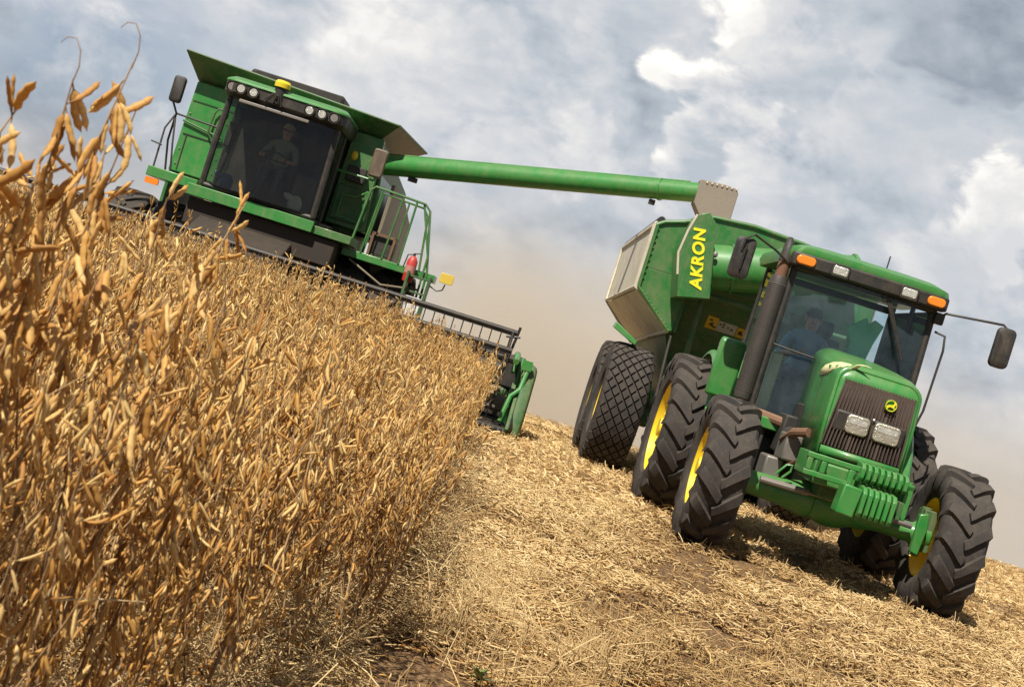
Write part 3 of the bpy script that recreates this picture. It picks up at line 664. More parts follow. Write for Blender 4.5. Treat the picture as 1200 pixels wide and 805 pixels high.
# front wall
b = MB()
fw = [(-1.60,2.86),(-1.60,3.45),(-1.50,3.52),(-1.25,3.60),(-.88,3.78),(-.3,3.83),(.4,3.80),(1.1,3.72),(1.55,3.52),(1.60,3.45),(1.60,2.86)]
b.prism(fw, yf-.03, yf+.02); P('front_wall', b, G, K, .004)
b = MB(); b.prism([(x, z) for x, z in fw], yr-.02, yr+.03); P('rear_wall', b, G, K, .004)
b = MB(); b.prism([(-1.60,2.855),(-1.60,BZ),(-1.02,LZ-.02),(-.96,LZ),(-.92,2.855)], yf-.03, yf+.03); b.bb(-.95,-.90,yf,yf+.5,LZ,2.85); P('front_gusset', b, G, K, .004)
b = MB(); b.prism([(1.60,2.855),(1.60,BZ),(1.02,LZ-.02),(.96,LZ),(.92,2.855)], yf-.03, yf+.03); P('front_gusset', b, G, K, .004)
b = MB()
b.tube([(x, yf-.04, z) for x, z in fw[1:-1]], .03, 8)
for x in (-1.58,1.58): b.tube([(x,yf-.045,BZ),(x,yf-.045,3.45)], .025, 6); b.tube([(x,yf-.045,BZ),(x*.64,yf-.045,LZ-.02)], .025, 6)
for t_ in np.linspace(0, 1, 9): b.ell((-1.55+.0*t_, yf-.045, 2.7+.7*t_), (.012,.01,.012), 6, 4)
for t_ in np.linspace(0, 1, 12): b.ell((-1.50+.5*t_, yf-.06, 2.52-.40*t_), (.014,.01,.014), 6, 4)
P('front_rim', b, G, K)
b = MB(); b.bb(-.75,.75,yf+.4,yr-.6,.86,1.15); P('hopper_floor', b, GD, K, .01)
# unloading tube lying across the front, tilted up to the right
ang = R(13); e1 = Vector((math.cos(ang),0,math.sin(ang))); e2 = Vector((-math.sin(ang),0,math.cos(ang)))
tc0 = Vector((-1.02, yf-.36, 3.03))
b = MB(); b.tube([tc0+e1*q for q in (0.0,.05,2.2,2.25)], [.30,.31,.31,.30], 28)
for q in (.55, 1.3, 2.2): b.tube([tc0+e1*(q-.02), tc0+e1*(q+.02)], .335, 28)
P('unloading_tube', b, GB, K, .005)
b = MB()
for q in (.4,1.8): b.box(tc0+e1*q+Vector((0,.22,-.1)), (.10,.3,.35))
P('tube_bracket', b, G, K, .01)
# dark frame below the tube
b = MB(); b.tube([(-1.0,yf-.25,2.72),(1.3,yf-.25,2.72)], .04, 8); b.tube([(-.66,yf-.1,.85),(-.70,yf-.05,2.8)], .04, 8); b.tube([(.4,yf-.1,.85),(.5,yf-.05,2.8)], .04, 8); P('support_frame', b, GD, K)
# end hood with the lettering
b = MB(); c0 = tc0+e1*.02+e2*.10
prof = [(-.23,-.55),(.22,-.55),(.22,.46),(.13,.60),(-.02,.56),(-.13,.34),(-.24,.04)]
def hp(a, h, y_): v = c0+e1*a+e2*h; return (v.x, y_, v.z)
b.loft([[hp(a,h,yf-.78) for a,h in prof], [hp(a,h,yf-.05) for a,h in prof]])
eh = P('end_hood', b, G, K, .012)
b = MB(); b.tube([hp(-.235,-.25,yf-.77), hp(-.245,.04,yf-.77), hp(-.135,.345,yf-.77), hp(-.03,.555,yf-.77)], .018, 6); P('hood_edge', b, SV, eh)
b = MB(); b.bb(0,.05,0,.1,0,.02); 
for aa, hh in ((.22,.02),(.22,-.3)):
    v = hp(aa+.03,hh,yf-.7); b.ell(v,(.03,.03,.04),8,6)
P('hood_latch', MB().ell(hp(.25,.05,yf-.72),(.035,.03,.045),8,6), GY, eh)
fc = bpy.data.curves.new('lettering','FONT'); fc.body = 'AKRON'; fc.size = .215; fc.extrude = .004; fc.offset = .0085; fc.shear = .12; fc.align_x = 'CENTER'; fc.align_y = 'CENTER'; fc.space_character = 1.10
fo = bpy.data.objects.new('tmp', fc); COL.objects.link(fo); dg = bpy.context.evaluated_depsgraph_get()
lm = bpy.data.meshes.new_from_object(fo.evaluated_get(dg)); bpy.data.objects.remove(fo)
lm.materials.clear(); lm.materials.append(mat('lettering_yellow', (.85,.78,.02), .5))
lt = bpy.data.objects.new('lettering', lm); COL.objects.link(lt); lt.parent = eh
Mx = Matrix((e2, -e1, Vector((0,-1,0)))).transposed().to_4x4(); v = hp(.02,-.03,yf-.786); Mx.translation = Vector(v); lt.matrix_local = Mx
# stickers on the front slope of the hopper
for nm, x0, x1, z0, z1, m_ in (('warning_sticker',-.50,-.34,2.33,2.50,mat('sticker_yellow',(.62,.40,.02),.5)),('white_sticker',-.335,-.06,2.33,2.47,mat('sticker_white',(.42,.42,.40),.5)),('warning_sticker',-.05,.08,2.33,2.46,mat('sticker_amber',(.55,.34,.02),.5))):
    b = MB(); ys_ = lambda z: yf+.25+.37*(BZ-z)/(BZ-LZ)-.012; b.plate([(x0,ys_(z0),z0),(x1,ys_(z0),z0),(x1,ys_(z1),z1),(x0,ys_(z1),z1)], .006, (0,-.77,-.64)); st = P(nm, b, m_, K)
    rs = random.Random(len(nm)+int(x0*50))
    for q in range(5):
        b = MB(); xx = rs.uniform(x0+.02,x1-.05); zz = rs.uniform(z0+.02,z1-.04); x2 = xx+rs.uniform(.02,.05); b.plate([(xx,ys_(zz)-.006,zz),(x2,ys_(zz)-.006,zz),(x2,ys_(zz+.02)-.006,zz+.02),(xx,ys_(zz+.02)-.006,zz+.02)], .004, (0,-.77,-.64)); P('sticker_mark', b, BK, st)
# small fender bracket by the front wheel, ladder rods
b = MB(); b.loft([[(-1.72,-1.15,1.93),(-1.38,-1.22,1.78),(-1.36,-1.22,1.84),(-1.70,-1.15,2.02)],[(-1.72,-.75,1.95),(-1.38,-.8,1.80),(-1.36,-.8,1.86),(-1.70,-.75,2.03)]])
b.tube([(-1.4,-.98,1.80),(-1.05,-.9,1.55),(-.9,-.85,1.1)], .03, 6); P('marker_bracket', b, GB, K, .01)
b = MB()
for x in (-.95,-.70): b.tube([(x,yf+.0,2.05),(x+.1,yf+.3,.95)], .018, 6)
P('brace_rod', b, GY, K)
b = MB(); b.bb(-.14,.14,yf-.1,yf+1.2,.66,.86); b.tube([(0,yf,.72),(0,-3.9,.60),(0,-4.35,.58)], .07, 8); b.tube([(-.5,yf+.3,.75),(0,-3.6,.60)], .05, 8); b.tube([(.5,yf+.3,.75),(0,-3.6,.60)], .05, 8); P('drawbar', b, GD, K, .01)
b = MB()
n = 24
b.add([(-1.5+3.0*i/n, yf+.1+5.4*j/n, 3.30+.35*math.exp(-((i/n-.4)**2+(j/n-.25)**2)*12)) for j in range(n+1) for i in range(n+1)], [(j*(n+1)+i, j*(n+1)+i+1, (j+1)*(n+1)+i+1, (j+1)*(n+1)+i) for j in range(n) for i in range(n)])
gr = P('harvested_grain', b, mat('soybean_grain', (.55,.40,.18), .8, bump=.8, bscale=200), None); gr.matrix_basis = cart.matrix_basis.copy(); tag(gr, 'heap of pale soybeans filling the grain cart', 'grain', kind='stuff')
# ================================================================== COMBINE HARVESTER
MX, MY = -4.5, 23.5
combine = thing('combine_harvester', 'green combine harvester with dark glass cab cutting the soybean rows', 'combine harvester', (MX, MY, float(gz(MX, MY))), R(0.6))
H = combine
for x, s in ((-2.15,-1),(-1.40,-1),(2.35,1),(1.60,1)): wheel(H, (x, .55, .92), 'comb', s, spin=.2*x)
for s in (-1,1): wheel(H, (s*1.35, 4.6, .62), 'cr', s)
b = MB(); b.tube([(-2.2,.55,.92),(2.3,.55,.92)], .16, 12); b.tube([(-1.3,4.6,.62),(1.3,4.6,.62)], .10, 10); P('axle', b, BD, H)
b = MB(); b.prism([(-.1,.85),(5.2,.95),(5.6,1.6),(5.6,2.4),(-.1,2.2)], -1.1, 1.1, 'yz'); P('chassis', b, SB, H, .02)
# main body
b = MB(); b.prism([(-1.72,2.30),(-1.72,3.86),(-1.50,3.90),(1.42,3.90),(1.60,3.3),(1.72,2.3)], .62, 3.6); P('grain_tank', b, G, H, .02)
b = MB(); b.prism([(.62,2.3),(5.6,2.3),(6.2,2.8),(6.0,3.5),(3.6,3.6),(.62,3.5)], -1.70, 1.60, 'yz'); P('engine_housing', b, GD, H, .03)
for s in (-1,1):
    b = MB(); x = s*1.78 if s < 0 else 1.84
    b.prism([(.66,1.35),(5.4,1.45),(5.9,2.0),(5.9,2.9),(3.0,3.2),(.66,3.2)], x-.03, x+.03, 'yz'); P('side_shield', b, SB if s > 0 else G, H, .01)
# left (picture) front panel and its rail
b = MB(); b.prism([(-1.76,2.32),(-1.72,3.84),(-.92,3.84),(-.98,2.32)], .40, .62); lp = P('left_front_panel', b, GB, H, .015)
b = MB(); b.bb(-1.70,-1.0,.385,.392,2.95,2.965); b.bb(-1.70,-1.0,.385,.392,3.52,3.53); b.bb(-1.64,-1.625,.385,.392,2.36,2.95); P('panel_seam', b, BD, lp)
for zz in (2.45,2.7,3.3,3.7):
    for xx in (-1.68,-1.05): P('panel_bolt', MB().ell((xx,.39,zz),(.014,.01,.014),8,5), GY, lp)
b = MB(); b.tube([(-1.10,.36,3.55),(-1.13,.33,3.52),(-1.24,.33,3.50),(-1.28,.33,3.42),(-1.30,.33,3.08),(-1.22,.33,3.0),(-1.05,.36,3.0)], .018, 6); b.tube([(-1.75,.36,3.16),(-1.05,.36,3.05)], .018, 6); P('grab_rail', b, GD, lp)
# right panels next to the cab
b = MB(); b.prism([(.95,2.28),(.98,3.84),(1.50,3.84),(1.62,2.28)], .40, .62); rp = P('right_front_panel', b, G, H, .015)
b = MB(); b.bb(1.0,1.58,.33,.40,2.36,2.95); P('service_door', b, GD, rp, .015)
b = MB(); b.tube([(1.12,.28,2.40),(1.12,.28,2.78),(1.34,.26,2.80),(1.50,.26,2.92)], .016, 6); b.tube([(1.12,.28,2.42),(1.5,.28,2.40),(1.52,.26,2.92)], .016, 6); P('grab_rail', b, GB, rp)
# cab
cxo = .04
yF, yB = -.92, .62
b = MB(); zc0, zc1 = 2.22, 3.66
for s in (-1,1):
    x = cxo+s*.90
    b.tube([(x,yF,zc0),(x-s*.01,yF-.02,3.0),(x-s*.03,yF+.02,zc1)], .05, 8); b.tube([(x,yB,zc0),(x,yB,zc1)], .05, 8); b.tube([(x,-.1,zc0),(x,-.1,zc1)], .03, 8)
b.tube([(cxo-.9,yF,zc0),(cxo+.9,yF,zc0)], .04, 8); b.bb(cxo-.9,cxo+.9,yB-.05,yB+.02,zc0,zc1)
P('cab_frame', b, BK, H)
b = MB(); vs, fs = bowed(cxo-.87, cxo+.87, zc0+.02, zc1, yF, .16, 12); b.add(vs, fs); P('windshield', b, GLC, H, fix=False)
for s in (-1,1):
    b = MB(); x = cxo+s*.90; b.add([(x,yF+.04,zc0),(x,yB-.05,zc0),(x,yB-.05,zc1),(x,yF+.05,zc1)], [(0,1,2,3)]); P('side_window', b, GLC, H, fix=False)
b = MB(); b.bb(cxo-.9,cxo+.9,yF,yB,2.14,2.22); P('cab_floor', b, BK, H, .01)
def croof(w_, y0, y1, z, r): return [(x+cxo, y+(y0+y1)/2, z) for x, y in rrect(2*w_, y1-y0, r, 6)]
b = MB(); b.loft([croof(.94,yF-.12,yB,3.64,.2), croof(.99,yF-.22,yB,3.70,.22), croof(.99,yF-.22,yB,3.86,.22)]); P('roof_fascia', b, BK, H, .01, smooth=50)
b = MB(); b.loft([croof(1.00,yF-.24,yB,3.86,.23), croof(1.00,yF-.23,yB,3.90,.23), croof(.92,yF-.1,yB,3.96,.2)]); P('roof', b, GB, H, .01, smooth=50)
b = MB(); b.box((cxo-.12,yF-.20,3.60),(1.12,.10,.05)); P('sun_visor', b, GY, H, .01)
for x in (-.86,-.70,-.50,.40,.60,.80):
    b = MB(); b.lathe([(-.03,.001),(-.03,.060),(.0,.075),(.06,.075)], (cxo+x,yF-.235+(.06 if abs(x) > .8 else 0),3.775), 'y', 16); lo = P('work_light', b, LENS if abs(x) < .8 else GY, H)
    b = MB(); b.lathe([(-.04,.078),(-.04,.088),(.06,.088)], (cxo+x,yF-.235+(.06 if abs(x) > .8 else 0),3.775), 'y', 16); P('lamp_rim', b, BK, lo)
b = MB(); b.lathe([(3.80,.10),(3.98,.10),(3.99,.05)], (cxo-.12,yF-.16,0), 'z', 14); P('beacon_base', b, BK, H)
b = MB(); b.lathe([(3.98,.125),(4.05,.13),(4.09,.10),(4.10,.001)], (cxo-.12,yF-.16,0), 'z', 16); P('beacon', b, mat('beacon_yellow',(.75,.58,.03),.3), H)
b = MB()
for q in range(7): a = random.uniform(-.2,.25); b.tube([(cxo-.12+a,yF-.28,3.68+random.uniform(0,.12)),(cxo-.12+a*.4,yF-.30,3.84)], .018, 6)
P('antenna_cluster', b, BK, H)
# cab interior
b = MB(); b.bb(cxo-.30,cxo+.30,.05,.50,2.22,2.68); b.box((cxo,.46,3.02),(.5,.12,.75)); b.box((cxo,.48,3.48),(.26,.1,.16)); P('driver_seat', b, SEAT, H, .04)
b = MB(); b.tube([(cxo-.12,-.55,2.24),(cxo-.10,-.32,2.88)], .05, 8); P('steering_column', b, BK, H)
b = MB(); b.tube(ringp((cxo-.10,-.32,2.93), .23, 24, Matrix.Rotation(R(40),3,'X')), .016, 6, closed=True); b.tube([(cxo-.33,-.32,2.93),(cxo+.13,-.32,2.93)], .012, 6); P('steering_wheel', b, BK, H)
b = MB(); b.bb(cxo+.38,cxo+.7,-.4,.45,2.22,2.85); b.tube([(cxo-.80,-.5,2.35),(cxo-.72,-.5,3.2)], .04, 8); b.bb(cxo-.84,cxo-.74,-.6,-.3,2.9,3.3); P('control_console', b, BK, H, .03)
for x, m_, nm, lb in ((-.62,mat('bag_cloth',(.10,.14,.22),.9),'bag','small blue bag on the left of the combine cab floor'),(.52,mat('pale_sack',(.40,.42,.36),.8),'sack','pale crumpled sack on the combine cab floor behind the glass')):
    b = MB(); b.ell((0,0,.12),(.12,.10,.15),14,8); b.ell((-.10,-.02,.20),(.12,.07,.06),12,6,Matrix.Rotation(.4,3,'Y')); bo = P(nm, b, m_, None)
    bo.location = combine.matrix_basis @ Vector((cxo+x,-.62,2.225)); tag(bo, lb, nm)
person('combine driver in an olive shirt at the steering wheel', tuple(combine.matrix_basis @ Vector((cxo-.05,.22,2.72))), GREENS, hands={-1:(-.20,-.50,.25),1:(.14,-.50,.25)})
# wide tank extension: flared flaps
def flap(name, a, m_, th=.025): b = MB(); b.plate(a, th); return P(name, b, m_, H, .004)
A0,A1,A2,A3 = (-1.72,.52,3.86),(1.42,.52,3.86),(1.70,.05,4.10),(-1.95,.05,4.24)
flap('front_flap', [A0,A1,A2,A3], GD)
flap('right_flap', [A1,(1.42,3.7,3.86),(1.95,3.6,4.16),A2], SB)
flap('left_flap', [A0,A3,(-1.95,3.9,4.24),(-1.72,3.6,3.86)], GD)
flap('rear_flap', [(1.42,3.6,3.86),(-1.72,3.6,3.86),(-1.95,3.9,4.24),(1.95,3.6,4.16)], GD)
b = MB(); b.tube([A3, A2], .022, 6); b.tube([A2,(1.95,3.6,4.16)], .022, 6); P('flap_edge', b, GD, H)
b = MB(); b.loft([[(x-.15,y_,z+4.24) for x, z in rrect(1.62*q, .20*q, .06, 4)] for y_, q in ((.5,.93),(.54,1),(1.3,1),(1.35,.93))]); P('tank_cover_box', b, BD, H, .01)
# platform, beam, landing
b = MB(); b.bb(-1.05,1.0,-1.02,-.90,1.99,2.17); P('platform_beam', b, GB, H, .012)
b = MB(); b.bb(-1.85,-1.03,-.50,.40,2.10,2.26); P('left_platform', b, GB, H, .012)
b = MB(); b.bb(1.0,1.62,-.95,.45,1.99,2.12); P('right_platform', b, G, H, .01)
b = MB(); b.bb(1.45,3.0,-.35,.45,1.83,1.95); P('ladder_landing', b, GB, H, .01)
b = MB(); b.prism(rrect(.22,.10,.03,4,-1.72,2.03), -.53, -.49); P('turn_signal', b, AMB, H)
# dark underside & feeder house
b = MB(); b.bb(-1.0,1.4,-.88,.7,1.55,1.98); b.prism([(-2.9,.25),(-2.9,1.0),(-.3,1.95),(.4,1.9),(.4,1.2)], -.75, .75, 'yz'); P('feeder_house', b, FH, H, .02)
b = MB(); b.bb(1.5,2.1,.4,.9,1.3,1.83); b.tube([(1.6,-.3,1.8),(2.2,-.3,1.55),(2.8,-.3,1.65)], .02, 6); P('fuel_tank_bracket', b, SB, H, .02)
# railings
def rail(pts, r=.02): b = MB(); b.tube(pts, r, 7); return b
b = MB()
b.tube([(1.55,-.35,1.95),(1.62,-.35,2.95),(1.68,-.35,3.02),(2.52,-.35,2.99),(2.62,-.35,2.90),(2.86,-.35,1.95),(2.90,-.4,1.1)], .021, 7)
b.tube([(1.75,-.35,1.95),(1.80,-.35,3.0)], .016, 6); b.tube([(2.10,-.35,1.95),(2.15,-.35,3.0)], .018, 6); b.tube([(2.38,-.35,1.95),(2.38,-.35,2.99)], .018, 6)
b.tube([(2.68,.42,1.95),(2.56,.42,2.85),(2.46,.42,2.97),(1.75,.42,3.0),(1.7,.42,1.95)], .02, 7); b.tube([(2.2,.42,1.95),(2.2,.42,2.98)], .016, 6)
b.tube([(2.50,-.33,2.98),(2.80,-.38,2.2),(2.82,-.42,1.15)], .018, 6)
P('handrail', b, G, H)
b = MB()
for k in range(4): b.bb(2.60,2.95,-.45-.06*k,-.30-.06*k,1.10+.24*k,1.13+.24*k)
b.bb(2.93,2.97,-.7,-.3,1.0,1.9); b.bb(2.58,2.62,-.7,-.3,1.0,1.9); P('ladder', b, GD, H, .004)
b = MB(); b.bb(2.62,2.92,-.62,-.58,1.12,1.52); P('white_plate', b, WH, H, .01)
b = MB(); b.prism(rrect(.42,.30,.06,4,2.02,2.14), -.1, .15); b.cur = 0; P('toolbox', b, BD, H, .01)
b = MB(); b.bb(1.82,1.86,-.16,.2,1.95,2.34); b.bb(2.18,2.22,-.16,.2,1.95,2.34); b.bb(1.82,2.22,-.16,-.1,2.30,2.34); P('toolbox_frame', b, RUST, H)
# yellow front lamp on an arm at the ladder
b = MB(); b.tube([(2.93,-.4,1.78),(3.10,-.45,1.72),(3.18,-.45,1.76),(3.20,-.45,1.86)], .012, 6); la = P('lamp_arm', b, BK, H)
b = MB(); b.loft([[(3.20+x,y_,1.95+z) for x, z in rrect(.22*q,.16*q,.03,3)] for y_, q in ((-.52,1),(-.46,1),(-.40,.7))]); P('lamp', b, mat('lamp_yellow',(.70,.50,.08),.35), la, .005)
# mirrors
b = MB(); b.tube([(-1.72,.10,2.26),(-1.80,.0,2.75),(-1.72,-.3,3.18),(-1.66,-.7,3.22),(-1.68,-.85,3.30)], .018, 6); b.tube([(-1.50,-.45,2.26),(-1.60,-.45,2.7),(-1.70,-.35,3.1)], .016, 6); b.tube([(-1.78,-.45,2.26),(-1.80,-.40,2.9),(-1.72,-.3,3.18)], .016, 6); b.tube([(-1.74,-.5,2.62),(-1.92,-.5,2.64)], .014, 6)
b.tube([(-1.0,-.3,3.16),(-1.4,-.3,3.17),(-1.72,-.3,3.18)], .018, 6)
ar = P('mirror_arm', b, BD, H)
b = MB(); b.loft([[(x-1.66, y_, z+3.50) for x, z in rrect(.19*q, .42*q, .05, 5)] for y_, q in ((-.92,.85),(-.90,1),(-.84,1),(-.82,.9))]); P('mirror', b, BD, ar, .004)
b = MB(); b.tube([(1.62,-.35,3.0),(1.62,-.35,3.3)], .02, 6); b.tube([(1.0,-.3,3.1),(1.62,-.35,3.1)], .02, 6); ar = P('mirror_arm', b, GB, H)
b = MB(); b.loft([[(x+1.60, y_, z+3.38) for x, z in rrect(.22*q, .46*q, .04, 5)] for y_, q in ((-.42,.9),(-.40,1),(-.30,1),(-.28,.9))]); P('mirror', b, MIRB, ar, .004)
b = MB(); b.bb(1.08,1.40,.2,.36,3.02,3.28); P('tail_lamp_housing', b, BD, H, .02)
b = MB(); b.ell((1.12,.25,3.44),(.06,.06,.08)); P('side_beacon', b, mat('beacon_side',(.70,.50,.03),.3), H)
# unloading auger swung out over the cart
a0 = combine.matrix_basis.inverted() @ Vector((-3.05, 24.2, 3.38)); a1 = combine.matrix_basis.inverted() @ Vector((2.05, 22.0, 4.26))
ax = (a1-a0).normalized()
b = MB(); b.tube([a0-ax*.3, a0, a0+ax*3.0, a1+ax*.1], [.172,.172,.166,.150], 24)
for q in (4.95,): b.tube([a0+ax*q, a0+ax*(q+.04)], .172, 24)
b.tube([a0+ax*.1+Vector((0,0,.182)), a0+ax*5.4+Vector((0,.02,.163))], .018, 6)
au = P('unloading_auger', b, GB, H)
m_ = a0+ax*.75+Vector((0,0,-.22)); b = MB(); b.bb(m_.x-.08,m_.x+.08,m_.y-.03,m_.y+.03,m_.z-.03,m_.z+.05); P('auger_catch', b, BD, au, .01); b = MB(); m_ = a0+ax*4.9+Vector((0,0,-.22)); b.bb(m_.x-.05,m_.x+.05,m_.y-.03,m_.y+.03,m_.z-.03,m_.z+.05); P('auger_catch', b, BD, au, .01)
b = MB(); b.ell(a0-ax*.25,(.30,.30,.45),16,10); b.tube([a0-ax*.3-Vector((0,0,.3)), a0-ax*.3-Vector((0,0,1.2))], .22, 16); P('auger_elbow', b, GD, H)
# spout: flat rubber boot, dusty
sx = a1+ax*.02
b = MB(); b.loft([[(sx.x+x, sx.y+y_, sx.z+z) for x, z in ((-.10,.17),(.28,.20),(.44,.19),(.50,.13),(.50,-.36),(.26,-.36),(.02,-.34),(-.10,-.19))] for y_ in (-.19,.19)])
P('auger_spout', b, mat('spout_boot',(.24,.21,.175),.8,dust=.35,dustcol=(.30,.26,.20),bump=.4,bscale=15), au, .01)
b = MB()
for t_ in np.linspace(0,1,7): b.ell((sx.x+.0+.46*t_, sx.y-.2, sx.z+.15+.03*t_),(.018,.012,.018),6,4)
P('spout_bolt', b, SV, au)
# fire extinguisher hanging on the ladder rail
ex = thing('fire_extinguisher', 'red fire extinguisher hanging on the combine ladder rail', 'extinguisher', tuple(combine.matrix_basis @ Vector((2.60,-.50,1.72))))
b = MB(); b.lathe([(0,.001),(0,.075),(.02,.085),(.34,.085),(.40,.05),(.42,.03),(.42,.001)], (0,0,0), 'z', 18); P('cylinder_body', b, RED, ex)
b = MB(); b.tube([(0,0,.42),(0,0,.47)], .02, 8); b.tube([(0,0,.46),(.12,0,.50)], .012, 6); b.tube([(0,0,.45),(-.10,0,.42),(-.12,0,.2)], .012, 6); P('valve_handle', b, BK, ex)
b = MB(); b.lathe([(.14,.0865),(.26,.0865)], (0,0,0), 'z', 18); P('label_band', b, mat('label_pink',(.5,.2,.17),.6), ex)

# ---- header with its reel
hx0, hx1 = -4.95, 4.72; hy = -2.85
b = MB()
b.bb(hx0,hx1,hy+.72,hy+.80,.15,1.05); b.prism([(hy-.55,.10),(hy+.72,.12),(hy+.72,.18),(hy-.5,.15)], hx0, hx1, 'yz'); b.tube([(hx0,hy+.76,1.08),(hx1,hy+.76,1.08)], .07, 8)
header = P('header', b, BD, H, .005)
b = MB(); b.lathe([(hx0+.1,.16),(hx1-.1,.16)], (0,hy+.35,.46), 'x', 16)
for sgn, xa, xb in ((1,hx0+.15,-.6),(-1,.6,hx1-.15)):
    nn = 12*int(abs(xb-xa)/.55); pts = []
    for i in range(nn+1):
        t_ = i/nn; th = sgn*2*math.pi*t_*abs(xb-xa)/.55; x = xa+(xb-xa)*t_
        pts.append([(x, hy+.35+.15*math.cos(th), .46+.15*math.sin(th)), (x, hy+.35+.30*math.cos(th), .46+.30*math.sin(th)), (x+.006, hy+.35+.30*math.cos(th), .46+.30*math.sin(th)), (x+.006, hy+.35+.15*math.cos(th), .46+.15*math.sin(th))])
    b.loft(pts)
P('cross_auger', b, GY, header, 0, fix=False)
b = MB()
for k in range(130):
    x = hx0+.05+(hx1-hx0-.1)*k/129; b.loft([[(x-.02,hy-.5,.10),(x+.02,hy-.5,.10),(x+.02,hy-.5,.14),(x-.02,hy-.5,.14)],[(x-.004,hy-.64,.115),(x+.004,hy-.64,.115),(x+.004,hy-.64,.125),(x-.004,hy-.64,.125)]])
P('cutter_bar', b, BD, header)
rc = (hy-.12, .92); rr_ = .55
b = MB(); b.lathe([(hx0+.15,.085),(hx1-.25,.085)], (0,rc[0],rc[1]), 'x', 12); P('reel_shaft', b, BK, header)
for k in range(6):
    a = R(90+60*k-2); y_, z_ = rc[0]+rr_*math.cos(a), rc[1]+rr_*math.sin(a)
    b = MB(); b.tube([(hx0+.15,y_,z_),(hx1-.22,y_,z_)], .036, 8); b.bb(hx0+.15,hx1-.22,y_-.012,y_+.012,z_-.06,z_-.02)
    for i in range(66):
        x = hx0+.2+(hx1-hx0-.5)*i/65; b.tube([(x,y_,z_-.02),(x,y_+.03,z_-.14),(x,y_+.01,z_-.27)], .008, 4)
    P('reel_bat', b, BK, header)
for x in (hx0+.2,hx0+2.5,-.1,hx0+7.2,hx1-.28):
    b = MB()
    for k in range(6):
        a = R(90+60*k-2); a2 = R(150+60*k-2); p0 = (x,rc[0],rc[1]); p1 = (x,rc[0]+rr_*math.cos(a),rc[1]+rr_*math.sin(a)); p2 = (x,rc[0]+rr_*math.cos(a2),rc[1]+rr_*math.sin(a2))
        b.tube([p0,p1], .022, 6); b.tube([p1,p2], .016, 6)
    P('reel_spider', b, BK, header)
for s, x in ((-1,hx0),(1,hx1)):
    b = MB(); b.prism([(hy-.75,.16),(hy-.55,.08),(hy+.85,.06),(hy+.95,.7),(hy+.75,1.02),(hy+.1,.98),(hy-.25,.62)], x, x+s*.05, 'yz')
    es = P('end_shield', b, GD, header, .01)
    b = MB(); b.loft([[(x+s*.05,hy-.75,.12),(x+s*.05,hy-.1,.62),(x+s*.05,hy-.15,.66),(x+s*.05,hy-.80,.2)],[(x+s*.16,hy-.35,.06),(x+s*.2,hy+.3,.85),(x+s*.2,hy+.25,.92),(x+s*.16,hy-.45,.14)]]); P('crop_divider', b, BD, es, .01)
    b = MB(); pz = [(hy-.62,.08),(hy-.45,.02),(hy+.75,.03),(hy+.95,.25),(hy+.98,.85),(hy+.80,1.05),(hy+.25,1.10),(hy-.05,1.0),(hy-.35,.66),(hy-.56,.32)]
    b.loft([[(x+s*(.05+dx_), (y_-hy-.2)*q+hy+.2, (z_-.5)*q+.5) for y_, z_ in pz] for dx_, q in ((0,1),(.09,1),(.15,.96),(.175,.86))]); b.bb(x+s*.15,x+s*.19,hy-.3,hy+.7,.52,.56); P('outer_shield', b, GD, es, .015)
    b = MB(); b.tube([(x-s*.12,hy+.7,1.15),(x-s*.12,hy+.0,1.18),(x-s*.12,hy-.35,1.08)], .045, 8); b.tube([(x-s*.12,rc[0],rc[1]),(x-s*.12,hy+.1,1.15)], .03, 8); b.tube([(x-s*.02,hy+.1,1.15),(x-s*.02,hy-.1,.55),(x-s*.04,hy-.3,.2)], .03, 8)
    b.tube([(x+s*.08,hy-.15,1.02),(x+s*.05,hy-.25,.72),(x-s*.05,hy-.3,.60),(x-s*.10,hy-.38,.22)], .035, 8); b.bb(x-s*.02,x+s*.12,hy-.2,hy-.05,1.0,1.14)
    P('reel_arm', b, GB, es)
    b = MB(); b.lathe([(-.03,.16),(.03,.16)], (x-s*.05,hy-.1,.62), 'x', 16); b.ell((x-s*.2,hy-.32,.62),(.10,.03,.06)); P('drive_pulley', b, GD, es)
    b = MB(); b.tube([(x-s*.26,hy-.1,.92),(x-s*.20,hy-.12,1.56)], .02, 6); b.tube([(x-s*.36,hy-.12,1.38),(x-s*.16,hy-.12,1.42)], .02, 6); P('end_post', b, BK, es)
# ================================================================== FIELD
def plant_mat(name, stops, rough=.65, trans=.25, attr='tint'):
    m_ = bpy.data.materials.new(name); m_.use_nodes = True; t = NT(m_.node_tree)
    at = t.n('ShaderNodeAttribute', attribute_name=attr).outputs['Fac']
    oi = t.n('ShaderNodeObjectInfo').outputs['Random']
    f = t.math('ADD', at, t.math('MULTIPLY', t.math('SUBTRACT', oi, .5), .12), clamp=True)
    ob = t.n('ShaderNodeTexCoord').outputs['Object']
    c = t.ramp(f, stops)
    sp = t.noise(ob, 160, 3, .6)
    c = t.mix(t.n('ShaderNodeMapRange', {'Value': sp, 'From Min': .5, 'From Max': .75, 'To Min': 0, 'To Max': .5}).outputs[0], c, (.22,.12,.05,1))
    p = t.n('ShaderNodeBsdfPrincipled', {'Base Color': c, 'Roughness': rough, 'Specular IOR Level': .35})
    tr = t.n('ShaderNodeBsdfTranslucent', {'Color': c})
    mx = t.n('ShaderNodeMixShader', {0: trans, 1: p.outputs[0], 2: tr.outputs[0]})
    t.t.links.new(mx.outputs[0], t.n('ShaderNodeOutputMaterial').inputs[0]); return m_
PODM = plant_mat('dry_pod', [(0,(.17,.075,.022)),(.3,(.48,.22,.052)),(.65,(.74,.42,.115)),(1,(.92,.68,.29))], .55, .30)
